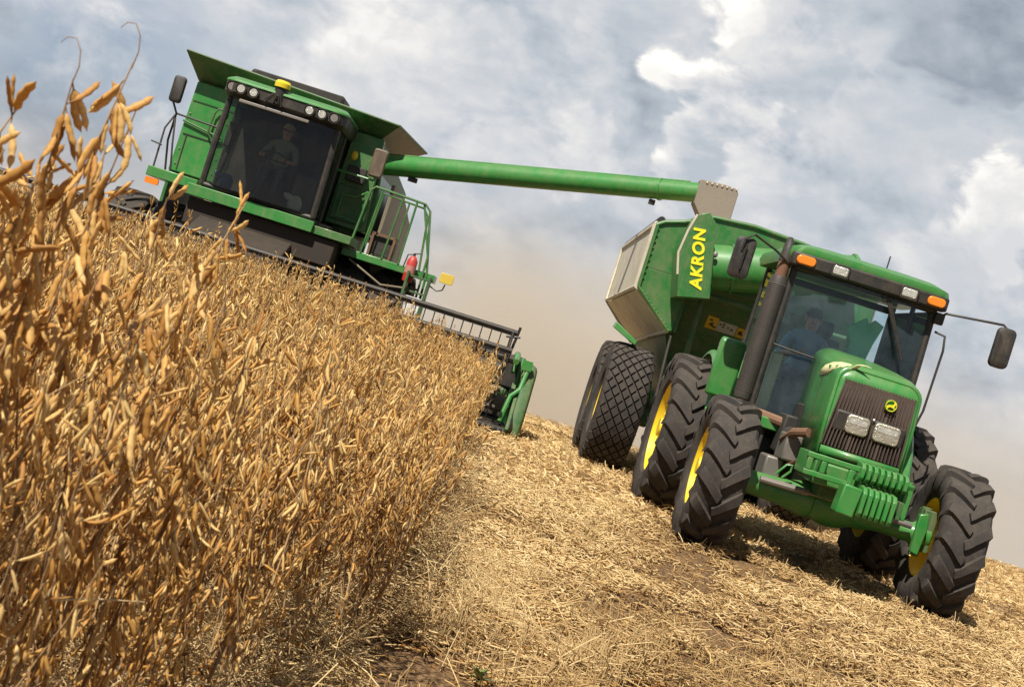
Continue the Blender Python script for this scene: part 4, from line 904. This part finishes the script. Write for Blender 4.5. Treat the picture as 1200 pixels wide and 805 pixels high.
STEMM = plant_mat('dry_stem', [(0,(.13,.07,.035)),(.5,(.42,.26,.12)),(1,(.68,.50,.26))], .7, .05)
STRAWM = plant_mat('straw', [(0,(.09,.052,.026)),(.3,(.30,.18,.085)),(.6,(.62,.405,.165)),(1,(.90,.69,.36))], .6, .2)

def np_mesh(name, V, F4, mats, mi=None, tint=None, smooth=True):
    me = bpy.data.meshes.new(name); V = np.asarray(V, np.float32); F4 = np.asarray(F4, np.int32)
    me.vertices.add(len(V)); me.vertices.foreach_set('co', V.ravel())
    n = F4.shape[1]; me.loops.add(F4.size); me.loops.foreach_set('vertex_index', F4.ravel()); me.polygons.add(len(F4))
    me.polygons.foreach_set('loop_start', np.arange(0, F4.size, n, dtype=np.int32))
    for m_ in mats: me.materials.append(m_)
    if mi is not None: me.polygons.foreach_set('material_index', np.asarray(mi, np.int32))
    if smooth: me.polygons.foreach_set('use_smooth', np.ones(len(F4), bool))
    me.update(calc_edges=True)
    if tint is not None:
        a = me.attributes.new('tint', 'FLOAT', 'POINT'); a.data.foreach_set('value', np.asarray(tint, np.float32))
    return me
def tube_np(path, rad, n=4):
    """quad tube (open) -> verts, quads"""
    path = np.asarray(path, float); k = len(path); t = np.gradient(path, axis=0); t /= np.linalg.norm(t, axis=1)[:,None]+1e-9
    a = np.array([.31,.95,.02]); u = np.cross(t, a); u /= np.linalg.norm(u, axis=1)[:,None]+1e-9; w_ = np.cross(t, u)
    an = np.arange(n)*2*math.pi/n
    V = path[:,None,:]+(u[:,None,:]*np.cos(an)[None,:,None]+w_[:,None,:]*np.sin(an)[None,:,None])*np.asarray(rad).reshape(-1,1,1)
    i, j = np.meshgrid(np.arange(k-1), np.arange(n), indexing='ij')
    F_ = np.stack([i*n+j, i*n+(j+1)%n, (i+1)*n+(j+1)%n, (i+1)*n+j], -1).reshape(-1,4)
    return V.reshape(-1,3), F_
def pod_shape(n, rings, L=.050, r=.0050, curve=.12):
    """bean pod along +z from 0..L with three seed bumps, flattened, curved"""
    ts = np.linspace(0, 1, rings)
    env = np.interp(ts, [0,.05,.18,.80,.93,1], [.16,.30,.86,.90,.30,.03])
    bump = 1+.15*np.cos(ts*2*math.pi*3+math.pi) if rings > 6 else 1
    rr = r*env*bump; an = np.arange(n)*2*math.pi/n
    V = []
    for t_, q in zip(ts, rr): V.append(np.stack([q*1.05*np.cos(an)+curve*L*(t_-t_*t_)*-2, q*.62*np.sin(an), np.full(n, t_*L)], -1))
    V = np.concatenate(V); i, j = np.meshgrid(np.arange(rings-1), np.arange(n), indexing='ij')
    F_ = np.stack([i*n+j, i*n+(j+1)%n, (i+1)*n+(j+1)%n, (i+1)*n+j], -1).reshape(-1,4)
    return V, F_
POD = {'hi': pod_shape(8, 13), 'mid': pod_shape(5, 6), 'lo': pod_shape(4, 5, r=.0050), 'far': pod_shape(3, 4, r=.0058)}
def frames(d, roll_):
    d = d/np.linalg.norm(d); a = np.array([0,0,1.]) if abs(d[2]) < .95 else np.array([1.,0,0])
    u = np.cross(a, d); u /= np.linalg.norm(u); v = np.cross(d, u); c, s = math.cos(roll_), math.sin(roll_)
    return np.stack([u*c+v*s, -u*s+v*c, d], 1)
def build_plant(rs, h, lod, bushy=1.0, lean=(0,0), podfrom=.10, topbare=.06):
    """returns stem (V,F,tint), pods list of (pos, 3x3, scale, tint)"""
    SV_, SF, ST = [], [], []; o = 0; pods = []
    def stem(path, rad, tint):
        nonlocal o
        V, F_ = tube_np(path, rad, 6 if lod == 'hi' else (4 if lod == 'mid' else 3)); SV_.append(V); SF.append(F_+o); ST.append(np.full(len(V), tint)); o += len(V)
    def line(p0, d, L, k, wob):
        P_ = [np.array(p0, float)]; d = np.array(d, float); 
        for i in range(k): 
            d = d/np.linalg.norm(d)+rs.normal(0, wob, 3)+np.array([0,0,.06]); P_.append(P_[-1]+d/np.linalg.norm(d)*L/k)
        return np.array(P_)
    def cluster(p, ax, f, nmax):
        npod = rs.integers(2, nmax+1); a0 = rs.uniform(0, 6.28)
        for q in range(npod):
            a = a0+rs.normal(0,.55); el = rs.uniform(-1.52, -.95) if rs.random() < .72 else rs.uniform(.1, 1.3)
            d = np.array([math.cos(a)*math.cos(el), math.sin(a)*math.cos(el), math.sin(el)])
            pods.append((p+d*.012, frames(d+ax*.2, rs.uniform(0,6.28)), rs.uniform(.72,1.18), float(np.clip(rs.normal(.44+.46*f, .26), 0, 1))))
            if lod == 'hi' or lod == 'mid': stem([p, p+d*.007, p+d*.014], [.0012,.0011,.0011], .3)
    K_ = 10
    main = line((0,0,-.02), (lean[0],lean[1],1), h, K_, .07)
    stem(main, np.linspace(.0048,.0014,K_+1), rs.uniform(.2,.8))
    L_ = h; step = .040/bushy
    def along(path, s):
        i = min(len(path)-2, int(s*(len(path)-1))); f = s*(len(path)-1)-i; return path[i]*(1-f)+path[i+1]*f, path[i+1]-path[i]
    s = podfrom
    while s < 1-topbare/h*.5:
        p, ax = along(main, s)
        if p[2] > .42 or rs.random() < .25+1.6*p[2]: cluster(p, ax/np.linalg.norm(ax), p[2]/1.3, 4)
        s += step/h*rs.uniform(.7,1.3)
    for q in range(int(rs.integers(3, 6)*bushy)):
        s0 = rs.uniform(.08,.55); p, ax = along(main, s0); a = rs.uniform(0, 6.28); L = (1-s0)*h*rs.uniform(.45,.92)
        br = line(p, (math.cos(a)*.24, math.sin(a)*.24, 1), L, 6, .07); stem(br, np.linspace(.0030,.0010,7), rs.uniform(.1,.7))
        s = .12
        while s < .97:
            pp, ax = along(br, s)
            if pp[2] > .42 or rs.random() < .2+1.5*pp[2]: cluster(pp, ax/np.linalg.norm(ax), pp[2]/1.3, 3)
            s += step/L*rs.uniform(.8,1.5)
    for q in range(int(rs.integers(5, 9))):                        # bare leaf stalks left standing
        p, ax = along(main, rs.uniform(.1,.7)); a = rs.uniform(0, 6.28); stem(line(p, (math.cos(a)*.5, math.sin(a)*.5, 1), rs.uniform(.12,.34), 3, .12), [.0014,.0012,.0010,.0007], rs.uniform(.6,1.0))
    return (np.concatenate(SV_), np.concatenate(SF), np.concatenate(ST)), pods
def pods_np(pods, lod):
    V0, F0 = POD[lod]; Ms = np.array([p[1] for p in pods]); pos = np.array([p[0] for p in pods]); sc_ = np.array([p[2] for p in pods]); ti = np.array([p[3] for p in pods])
    k_ = len(pods); W = np.repeat(V0[None], k_, 0).copy(); zz = W[:,:,2]; cv = rs.normal(0, 6.5, k_)[:,None]; fat = rs.uniform(.78,1.15,k_)[:,None]
    W[:,:,0] = W[:,:,0]*fat+cv*zz*(.052-zz)*.5; W[:,:,1] *= fat
    V = np.einsum('nij,nvj->nvi', Ms, W)*sc_[:,None,None]+pos[:,None,:]
    F_ = F0[None]+(np.arange(len(pods))*len(V0))[:,None,None]
    return V.reshape(-1,3), F_.reshape(-1,4), np.repeat(ti, len(V0))

def E_(y): return -.09+.005*y-.42*np.clip((5.7-y)/2.8, 0, 1)**.85
rs = np.random.default_rng(11)
# every plant position in the standing crop: rows run along the view, 0.42 m apart
pl = []
for r_ in range(24):
    x0 = -.24-.40*r_
    y = 1.75
    while y < 19.9:
        y += rs.uniform(.06,.15)*(1 if y < 9 else 1.15)
        x = x0+rs.normal(0,.055)+float(E_(y))
        if x < -.38*y-.55: continue
        if y > 18.0 and x > -.55: continue
        hh = 1.27+.07*min(1,max(0,(y-7)/7))+rs.normal(0,.08)+(rs.uniform(.08,.2) if rs.random() < (.10 if y < 8 else .04) else 0)
        e = max(0, 1-(-.3-(x-float(E_(y))))/1.3)
        hh -= .24*min(1, e)*(.2+.8*min(1,y/13))
        if y < 3.2: hh -= .10*(3.2-y)
        pl.append((x, y, hh))
pl = np.array(pl)
dist = np.hypot(pl[:,0], pl[:,1])
order = np.argsort(dist); pl = pl[order]
# --- hero plants: tall ones at the left edge of the picture, each pod a part
pod_hi = np_mesh('pod', *POD['hi'], [PODM], tint=np.full(len(POD['hi'][0]), .62))
pod_hi2 = np_mesh('pod', *POD['hi'], [PODM], tint=np.full(len(POD['hi'][0]), .42))
pod_hi3 = np_mesh('pod', *POD['hi'], [PODM], tint=np.full(len(POD['hi'][0]), .85))
def at(px, py, D):
    return Vector((0,0,CH))+D*(fwd+(px-600)/F*cx_+(402.5-py)/F*cy_)
heroes = [  # tip pixel, depth, lean, label
    (156, 74, 2.35, (.02,0), 'tallest dry soybean plant, its bare tip curling up against the sky'),
    (86, 92, 2.30, (.03,0), 'tall dry soybean plant left of the tallest one, tip bent over'),
    (24, 122, 2.20, (.02,0), 'tall dry soybean plant cut by the left picture edge'),
    (160, 128, 2.55, (.05,0), 'dry soybean plant with heavy pods just right of the tallest stalk'),
    (288, 238, 3.6, (.02,0), 'tall dry soybean plant standing up before the combine front beam'),
    (124, 170, 2.6, (-.02,0), 'dry soybean plant between the two tallest stalks'),
    (240, 300, 2.9, (.03,0), 'dry soybean plant with pale leaning pods below the combine cab'),
    (62, 225, 2.4, (.0,0), 'pod-laden soybean plant near the left picture edge below the sky'),
    (5, 175, 2.05, (.03,0), 'thick pod-laden soybean plant half cut off by the left picture edge'),
    (44, 205, 2.25, (.05,0), 'leaning soybean plant with drooping pods just right of the cut-off one'),
    (196, 232, 3.1, (.02,0), 'soybean plant rising in front of the combine dual tyres')]
for i, (px, py, D, ln, lab) in enumerate(heroes):
    tip = at(px, py, D); h = tip.z-float(gz(0,D))
    r2 = np.random.default_rng(100+i); rs_keep = rs
    (sv, sf, st), pods = build_plant(r2, h/.985, 'hi', 1.05, ln, .30, .0)
    top = sv[:61].reshape(-1,3)  # not used for placement beyond the tip estimate
    main_tip = sv[10*6:11*6].mean(0)
    ht = thing('soybean_plant', lab, 'soybean plant', (tip.x-main_tip[0], tip.y-main_tip[1], tip.z-main_tip[2]), 0, 'soybean plants in the front row')
    if i in (0, 1):                                                  # thin dry tendril curling over at the tip
        V_, F_ = tube_np([main_tip+np.array(q) for q in ((0,0,-.01),(.003,0,.02),(-.002,0,.045),(-.014,0,.062),(-.028,0,.060),(-.036,0,.048))], [.0012,.0011,.001,.0009,.0008,.0006], 5)
        F_ = F_+len(sv); sv = np.concatenate([sv, V_]); sf = np.concatenate([sf, F_]); st = np.concatenate([st, np.full(len(V_), .3)])
    so_ = bpy.data.objects.new('stem', np_mesh('stem', sv, sf, [STEMM], tint=st)); COL.objects.link(so_); so_.parent = ht
    pods.sort(key=lambda p: -p[0][2])
    for k, (pp, M3, s_, ti) in enumerate(pods[:100]):
        po = bpy.data.objects.new('pod', (pod_hi, pod_hi2, pod_hi3)[int(r2.integers(0,3))]); COL.objects.link(po); po.parent = ht
        mm = Matrix([list(r) for r in M3]).to_4x4(); s_ *= 1.36
        for a in range(3):
            for b__ in range(3): mm[a][b__] *= s_
        mm.translation = Vector(pp); po.matrix_local = mm
    if len(pods) > 100:
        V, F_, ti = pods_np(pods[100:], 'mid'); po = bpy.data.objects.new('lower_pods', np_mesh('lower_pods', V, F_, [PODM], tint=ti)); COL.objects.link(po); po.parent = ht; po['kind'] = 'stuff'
# --- the 292 nearest plants of the crop: things of their own, sharing mesh data
protos = []
for v in range(10):
    h = 1.25; s_, pods = build_plant(rs, h, 'mid', 1.0, (rs.normal(0,.06), rs.normal(0,.06)))
    V, F_, ti = pods_np(pods, 'mid')
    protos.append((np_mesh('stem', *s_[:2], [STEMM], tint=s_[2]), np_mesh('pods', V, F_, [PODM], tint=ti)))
NI = 292
for i in range(NI):
    x, y, hh = pl[i]; sm, pm = protos[int(rs.integers(0,10))]
    o = bpy.data.objects.new('soybean_plant', sm); COL.objects.link(o)
    o.location = (x, y, float(gz(x,y))); s_ = hh/1.25; o.scale = (s_, s_, s_); o.rotation_euler = (rs.normal(0,.04), rs.normal(0,.04), rs.uniform(0,6.28))
    tag(o, 'dry tan soybean plant crowded among its neighbours at the near end of the crop', 'soybean plant', 'soybean plants at the near end of the crop')
    c = bpy.data.objects.new('pods', pm); COL.objects.link(c); c.parent = o; c['kind'] = 'stuff'
# --- all the rest as one mass
def mass(P_, vars_):
    VV, FF, TT, MM = [], [], [], []; o = 0
    pick = rs.integers(0, len(vars_), len(P_)); az = rs.uniform(0, 6.283, len(P_))
    for (x, y, hh), k, a in zip(P_, pick, az):
        V, F_, T_, M_ = vars_[k]; c, s = math.cos(a), math.sin(a); q = hh/1.25
        W_ = V*q; X = W_[:,0]*c-W_[:,1]*s+x; Y_ = W_[:,0]*s+W_[:,1]*c+y
        VV.append(np.stack([X, Y_, W_[:,2]+float(gz(x,y))], 1).astype(np.float32)); FF.append((F_+o).astype(np.int32)); TT.append(np.clip(T_+rs.normal(0,.13),0,1)); MM.append(M_); o += len(V)
    return np.concatenate(VV), np.concatenate(FF), np.concatenate(TT), np.concatenate(MM)
def variants(lod, n, bushy, pf):
    out = []
    for v in range(n):
        (sv, sf, st), pods = build_plant(rs, 1.25, lod, bushy, (rs.normal(0,.06), rs.normal(0,.06)), pf)
        V, F_, ti = pods_np(pods, lod)
        out.append((np.concatenate([sv, V]), np.concatenate([sf, F_+len(sv)]), np.concatenate([st, ti]), np.concatenate([np.ones(len(sf), int), np.zeros(len(F_), int)])))
    return out
rest = pl[NI:]; ed = E_(rest[:,1])-.1
near_edge = (rest[:,0] > ed-.9) | (rest[:,1] < 6)
v_lo = variants('lo', 10, 1.0, .08); v_far = variants('far', 6, .95, .45)
A = mass(rest[near_edge], v_lo); B_ = mass(rest[~near_edge], v_far)
V = np.concatenate([A[0], B_[0]]); F_ = np.concatenate([A[1], B_[1]+len(A[0])])
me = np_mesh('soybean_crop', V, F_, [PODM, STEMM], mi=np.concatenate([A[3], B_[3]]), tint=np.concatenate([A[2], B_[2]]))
o = bpy.data.objects.new('soybean_crop', me); COL.objects.link(o); tag(o, 'dense standing field of ripe golden soybean plants', 'soybean crop', kind='stuff')
print('plants', len(pl), 'verts', len(V))

# ------------------------------------------------------------------ soil
_L = np.random.default_rng(5).random((256,256))
def vn(x, y, s):
    x = np.asarray(x, float)/s+100; y = np.asarray(y, float)/s+100; xi = np.floor(x).astype(int); yi = np.floor(y).astype(int); fx = x-xi; fy = y-yi
    fx = fx*fx*(3-2*fx); fy = fy*fy*(3-2*fy); g = lambda a, b: _L[a % 256, b % 256]
    return (g(xi,yi)*(1-fx)+g(xi+1,yi)*fx)*(1-fy)+(g(xi,yi+1)*(1-fx)+g(xi+1,yi+1)*fx)*fy
def bumpz(x, y): return (vn(x,y,.45)-.5)*.05+(vn(x,y,.17)-.5)*.022+(vn(x+7,y*.45,1.4)-.5)*.04
def dens(x, y): return .45*vn(x+31,y,.33)+.35*vn(x*1.3+3,y*.6,1.1)+.2*vn(x,y,.12)
gx = np.concatenate([np.linspace(-400,-14,14), np.linspace(-12,-1.6,40), np.linspace(-1.5,7,150), np.linspace(7.2,18,60), np.linspace(20,400,14)]); gy = np.concatenate([np.linspace(-60,0,8), np.linspace(.5,2.4,10), np.linspace(2.5,16,260), np.linspace(16.2,45,110), np.linspace(48,500,30)])
XX, YY = np.meshgrid(gx, gy); ZZ = gz(XX, YY)
ZZ = ZZ+np.where((np.abs(XX) < 18) & (YY < 46) & (YY > 0), bumpz(XX,YY)*np.clip((30-YY)/10,.3,1), 0)-.018
nx, ny = len(gx), len(gy); i, j = np.meshgrid(np.arange(ny-1), np.arange(nx-1), indexing='ij')
F_ = np.stack([i*nx+j, i*nx+j+1, (i+1)*nx+j+1, (i+1)*nx+j], -1).reshape(-1,4)
sm_ = bpy.data.materials.new('soil'); sm_.use_nodes = True; t = NT(sm_.node_tree); ob = t.n('ShaderNodeTexCoord').outputs['Object']
c = t.mix(t.ramp(t.noise(ob, 1.3, 6, .65), [(.35,0),(.65,1)]), (.050,.028,.016,1), (.13,.074,.038,1))
c = t.mix(t.ramp(t.noise(ob, 38, 5, .75), [(.44,0),(.58,1)]), c, (.33,.205,.10,1))
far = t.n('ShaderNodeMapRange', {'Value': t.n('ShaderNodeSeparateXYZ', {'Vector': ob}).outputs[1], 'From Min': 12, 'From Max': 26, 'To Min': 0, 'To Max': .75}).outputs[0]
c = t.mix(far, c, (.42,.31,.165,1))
p = t.n('ShaderNodeBsdfPrincipled', {'Base Color': c, 'Roughness': .95, 'Specular IOR Level': .1})
bn = t.n('ShaderNodeBump', {'Strength': .9, 'Distance': .03, 'Height': t.noise(ob, 30, 6, .7)}); t.t.links.new(bn.outputs[0], p.inputs['Normal'])
t.t.links.new(p.outputs[0], t.n('ShaderNodeOutputMaterial').inputs[0])
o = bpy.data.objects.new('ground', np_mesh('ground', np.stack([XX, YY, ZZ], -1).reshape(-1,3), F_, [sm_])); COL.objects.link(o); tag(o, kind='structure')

# ------------------------------------------------------------------ straw and stubble (uncountable)
def straw(n, xf, yr_, Lr, wr, up=.12, standing=False, thick=3, tint=(.6,.22), zl=.05):
    """n bent stalk pieces as open 3- or 2-sided tubes"""
    y = np.sqrt(rs.uniform(yr_[0]**2, yr_[1]**2, n)) if not isinstance(yr_, np.ndarray) else yr_
    x = xf(y)
    L = rs.uniform(*Lr, n); w_ = rs.uniform(*wr, n)
    az = rs.uniform(0, 6.283, n) if not standing else rs.uniform(0, 6.283, n)
    el = rs.normal(0, up, n) if not standing else rs.normal(1.45, .16, n)
    d = np.stack([np.cos(az)*np.cos(el), np.sin(az)*np.cos(el), np.sin(el)], 1)
    fade = np.clip((30-y)/10,.3,1); dn = dens(x,y)
    z0 = gz(x, y)+bumpz(x,y)*fade-.016+np.clip(dn-.5,0,.3)*.12+(rs.uniform(0, 1, n)**2*zl+.004 if not standing else -.01)
    p0 = np.stack([x, y, z0], 1)
    if not standing: p0 -= d*L[:,None]*.5; p0[:,2] += np.abs(d[:,2])*L*.5
    bend = rs.normal(0, .09, (n,3)); bend[:,2] = np.abs(bend[:,2])*.5
    k = 3; ts = np.linspace(0,1,k)
    path = p0[:,None,:]+d[:,None,:]*(L[:,None]*ts)[:,:,None]+bend[:,None,:]*(L[:,None]*(4*ts*(1-ts)))[:,:,None]
    u = np.cross(d, np.array([.2,.1,1.])); u /= np.linalg.norm(u, axis=1)[:,None]+1e-9; v = np.cross(d, u)
    an = np.arange(thick)*2*math.pi/thick+rs.uniform(0,6.28,n)[:,None]
    off = (u[:,None,:]*np.cos(an)[:,:,None]+v[:,None,:]*np.sin(an)[:,:,None])*w_[:,None,None]*.5
    V = (path[:,:,None,:]+off[:,None,:,:]).reshape(-1,3)
    i, j = np.meshgrid(np.arange(k-1), np.arange(thick if thick > 2 else 1), indexing='ij')
    f = np.stack([i*thick+j, i*thick+(j+1)%thick, (i+1)*thick+(j+1)%thick, (i+1)*thick+j], -1).reshape(-1,4)
    near = np.clip((10-y)/4,0,1)
    keep = rs.random(n) < np.clip((dn-.31-.13*near)*(4.6+2.0*near)+(.12 if not standing else .5)-.06*near+np.clip((y-16)/14,0,.6),0,1); kk = np.repeat(keep, k*thick)
    V = V[kk]; nk = int(keep.sum()); F_ = (f[None]+(np.arange(nk)*k*thick)[:,None,None]).reshape(-1,4)
    T_ = np.repeat(np.clip(rs.normal(tint[0], tint[1], n)+(dn-.5)*.9+(vn(x+50,y,.8)-.5)*.5, 0, 1)[keep], k*thick)
    return V, F_, T_
def xr(x0f, x1f): return lambda y: rs.uniform(0,1,len(y))*(x1f(y)-x0f(y))+x0f(y)
exx = lambda y: E_(y)-.22
sets = [
    straw(62000, xr(exx, lambda y: .36*y+.6), (2.6, 8.0), (.02,.12), (.0035,.010), .20, tint=(.60,.24), zl=.06),
    straw(12000, xr(exx, lambda y: .36*y+.6), (2.6, 8.5), (.10,.30), (.004,.0075), .26, tint=(.62,.2), zl=.07),
    straw(85000, xr(lambda y: exx(y)-.1, lambda y: .37*y+.8), (7.5, 15), (.03,.11), (.006,.014), .26, thick=3, tint=(.68,.22), zl=.06),
    straw(60000, xr(lambda y: exx(y)-.1, lambda y: .38*y+.8), (14, 27), (.05,.15), (.008,.016), .28, thick=2, tint=(.66,.2), zl=.07),
    straw(42000, xr(lambda y: -0.05*y-.3, lambda y: .39*y+.8), (26, 46), (.08,.22), (.012,.022), .22, thick=2, tint=(.66,.2), zl=.08),
    straw(5000, xr(lambda y: exx(y)-1.0, exx), (1.8, 7), (.05,.28), (.0025,.0055), .45, tint=(.55,.22), zl=.25),
    straw(4200, xr(lambda y: exx(y)-.35, lambda y: exx(y)+.30), (3.0, 12), (.08,.38), (.003,.006), .42, tint=(.62,.2), zl=.12),
]
# standing stubble in drill rows, slightly oblique to the view
def rows(y):
    k = rs.integers(0, 44, len(y)); x = -.35+.40*k+rs.normal(0,.018,len(y))+(.0215*y-.1); return x
ys = np.sqrt(rs.uniform(2.8**2, 40**2, 34000)); s_ = straw(34000, rows, ys, (.06,.17), (.005,.0095), standing=True, tint=(.66,.2)); sets.append(s_)
# clumps of paler stubble tufts in the foreground
cl = rs.uniform(0,1,(160,2)); cyy = 3.4+5.5*cl[:,0]; cxx = exx(cyy)+.2+(cyy*.34-exx(cyy))*cl[:,1]
idx = rs.integers(0,160,5200); yy = cyy[idx]+rs.normal(0,.07,5200); xx_ = cxx[idx]+rs.normal(0,.07,5200)
sets.append(straw(5200, lambda y: xx_, yy, (.06,.20), (.003,.005), standing=True, tint=(.74,.15)))
Vs, Fs, Ts = [], [], []; o_ = 0
for V, F_, T_ in sets: Vs.append(V); Fs.append(F_+o_); Ts.append(T_); o_ += len(V)
o = bpy.data.objects.new('straw_stubble', np_mesh('straw_stubble', np.concatenate(Vs), np.concatenate(Fs), [STRAWM], tint=np.concatenate(Ts), smooth=False)); COL.objects.link(o); tag(o, 'chopped pale straw and cut stubble littering the harvested ground', 'stubble', kind='stuff')
# shed pods and leaves on the ground near the edge
npd = 2600; y = rs.uniform(2.8,13,npd); x = exx(y)+rs.uniform(-.4,1,npd)*(.5+.25*y)
pods = [(np.array([a, b__, float(gz(a,b__))+.015+.03*rs.random()]), frames(np.array([rs.normal(),rs.normal(),rs.normal()*.2]), rs.uniform(0,6.28)), rs.uniform(.7,1.1), float(np.clip(rs.normal(.5,.25),0,1))) for a, b__ in zip(x, y)]
V, F_, ti = pods_np(pods, 'lo'); o = bpy.data.objects.new('shed_pods', np_mesh('shed_pods', V, F_, [PODM], tint=ti)); COL.objects.link(o); tag(o, 'shed soybean pods scattered over the straw', 'pods', kind='stuff')
# a few green weeds near the bottom left corner, a grey branch, a fallen stalk
WEED = mat('weed_green', (.15,.19,.05), .8)
for (px, py, D), lab in (((140,770,3.4),'small green weed left of the grey branch at the foot of the crop'),((205,790,3.5),'small green weed right of the grey branch at the foot of the crop'),((560,795,4.6),'small green weed sprouting in the straw at the bottom of the picture')):
    p_ = at(px,py,D); b = MB(); zg = float(gz(p_.x,p_.y)); q = random.Random(px)
    # drop onto the ground along the sight line
    d_ = p_-Vector((0,0,CH)); k_ = (zg+.03-CH)/d_.z if d_.z < 0 else 1; base = Vector((0,0,CH))+d_*k_
    for n_ in range(26):
        a = q.uniform(0,6.28); e_ = q.uniform(.2,1.2); L = q.uniform(.03,.08); d2 = Vector((math.cos(a)*math.cos(e_),math.sin(a)*math.cos(e_),math.sin(e_))); s2 = d2.cross(Vector((0,0,1))).normalized()*L*.22
        b.add([(0,0,0), d2*L*.55+s2, d2*L-Vector((0,0,.01)), d2*L*.55-s2], [(0,1,2,3)])
    o = P('weed', b, WEED, None, fix=False, loc=base); tag(o, lab, 'weed', 'green weeds in the straw')
def on_ground(px, py, h=0.02):
    d_ = at(px,py,1)-Vector((0,0,CH)); return Vector((0,0,CH))+d_*((h-CH)/d_.z)
b = MB(); p0, p1, p2 = on_ground(100,765,.14), on_ground(125,790,.11), on_ground(165,830,.06); c0 = p1.copy()
b.tube([p0-c0, p1-c0, p2-c0], [.010,.014,.016], 8); b.tube([p1-c0, p1-c0+Vector((.05,.03,.05))], [.008,.004], 6)
o = P('dead_branch', b, mat('grey_wood',(.20,.17,.15),.9,bump=.5,bscale=80), None, loc=c0); tag(o, 'grey weathered branch lying at the foot of the crop', 'branch')
p0, p1 = at(35,705,2.45), at(170,705,2.6); c0 = (p0+p1)/2
b = MB(); b.tube([p0-c0, Vector((0,0,.006)), p1-c0], [.0010,.0016,.0008], 6); o = P('bent_stalk', b, mat('pale_stalk',(.62,.45,.24),.7), None, loc=c0); tag(o, 'single pale stalk lying across the near plants at lower left', 'stalk')
# ------------------------------------------------------------------ drifting dust behind the machines
dm = bpy.data.materials.new('dust'); dm.use_nodes = True; t = NT(dm.node_tree)
ob = t.n('ShaderNodeTexCoord').outputs['Object']
nz = t.noise(ob, .32, 4, .55)
sepd = t.n('ShaderNodeSeparateXYZ', {'Vector': ob})
hgt = t.n('ShaderNodeMapRange', {'Value': sepd.outputs[2], 'From Min': 0.0, 'From Max': 5.5, 'To Min': 1.0, 'To Max': 0.0}, interpolation_type='SMOOTHSTEP').outputs[0]
ye = t.n('ShaderNodeMapRange', {'Value': sepd.outputs[1], 'From Min': 26.5, 'From Max': 33, 'To Min': 0.0, 'To Max': 1.0}, interpolation_type='SMOOTHSTEP').outputs[0]
# densest just right of the combine, thinner to the sides
xd = t.math('ABSOLUTE', t.math('SUBTRACT', sepd.outputs[0], 1.5)); xf_ = t.n('ShaderNodeMapRange', {'Value': xd, 'From Min': 1.0, 'From Max': 9.0, 'To Min': 1.0, 'To Max': 0.22}, interpolation_type='SMOOTHSTEP').outputs[0]
xl = t.n('ShaderNodeMapRange', {'Value': sepd.outputs[0], 'From Min': -5.0, 'From Max': 0.0, 'To Min': 0.0, 'To Max': 1.0}, interpolation_type='SMOOTHSTEP').outputs[0]
den = t.math('MULTIPLY', hgt, t.n('ShaderNodeMapRange', {'Value': nz, 'From Min': .35, 'From Max': .68, 'To Min': .1, 'To Max': 1.9}).outputs[0])
den = t.math('MULTIPLY', t.math('MULTIPLY', den, ye), t.math('MULTIPLY', xf_, xl)); den = t.math('MULTIPLY', den, .115)
pv = t.n('ShaderNodeVolumePrincipled', {'Color': (.93,.84,.71,1), 'Density': den, 'Anisotropy': .2})
t.t.links.new(pv.outputs[0], t.n('ShaderNodeOutputMaterial').inputs['Volume'])
b = MB(); b.bb(-6, 34, 26.2, 60, -6, 6.0); o = P('dust_cloud', b, dm, None); tag(o, 'beige dust drifting behind the machines over the stubble', 'dust', kind='stuff')
sc.cycles.volume_step_rate = 2.0; sc.cycles.volume_max_steps = 48; sc.cycles.volume_bounces = 1
sc.cycles.max_bounces = 8; sc.cycles.diffuse_bounces = 3; sc.cycles.glossy_bounces = 3; sc.cycles.transparent_max_bounces = 16; sc.cycles.transmission_bounces = 4
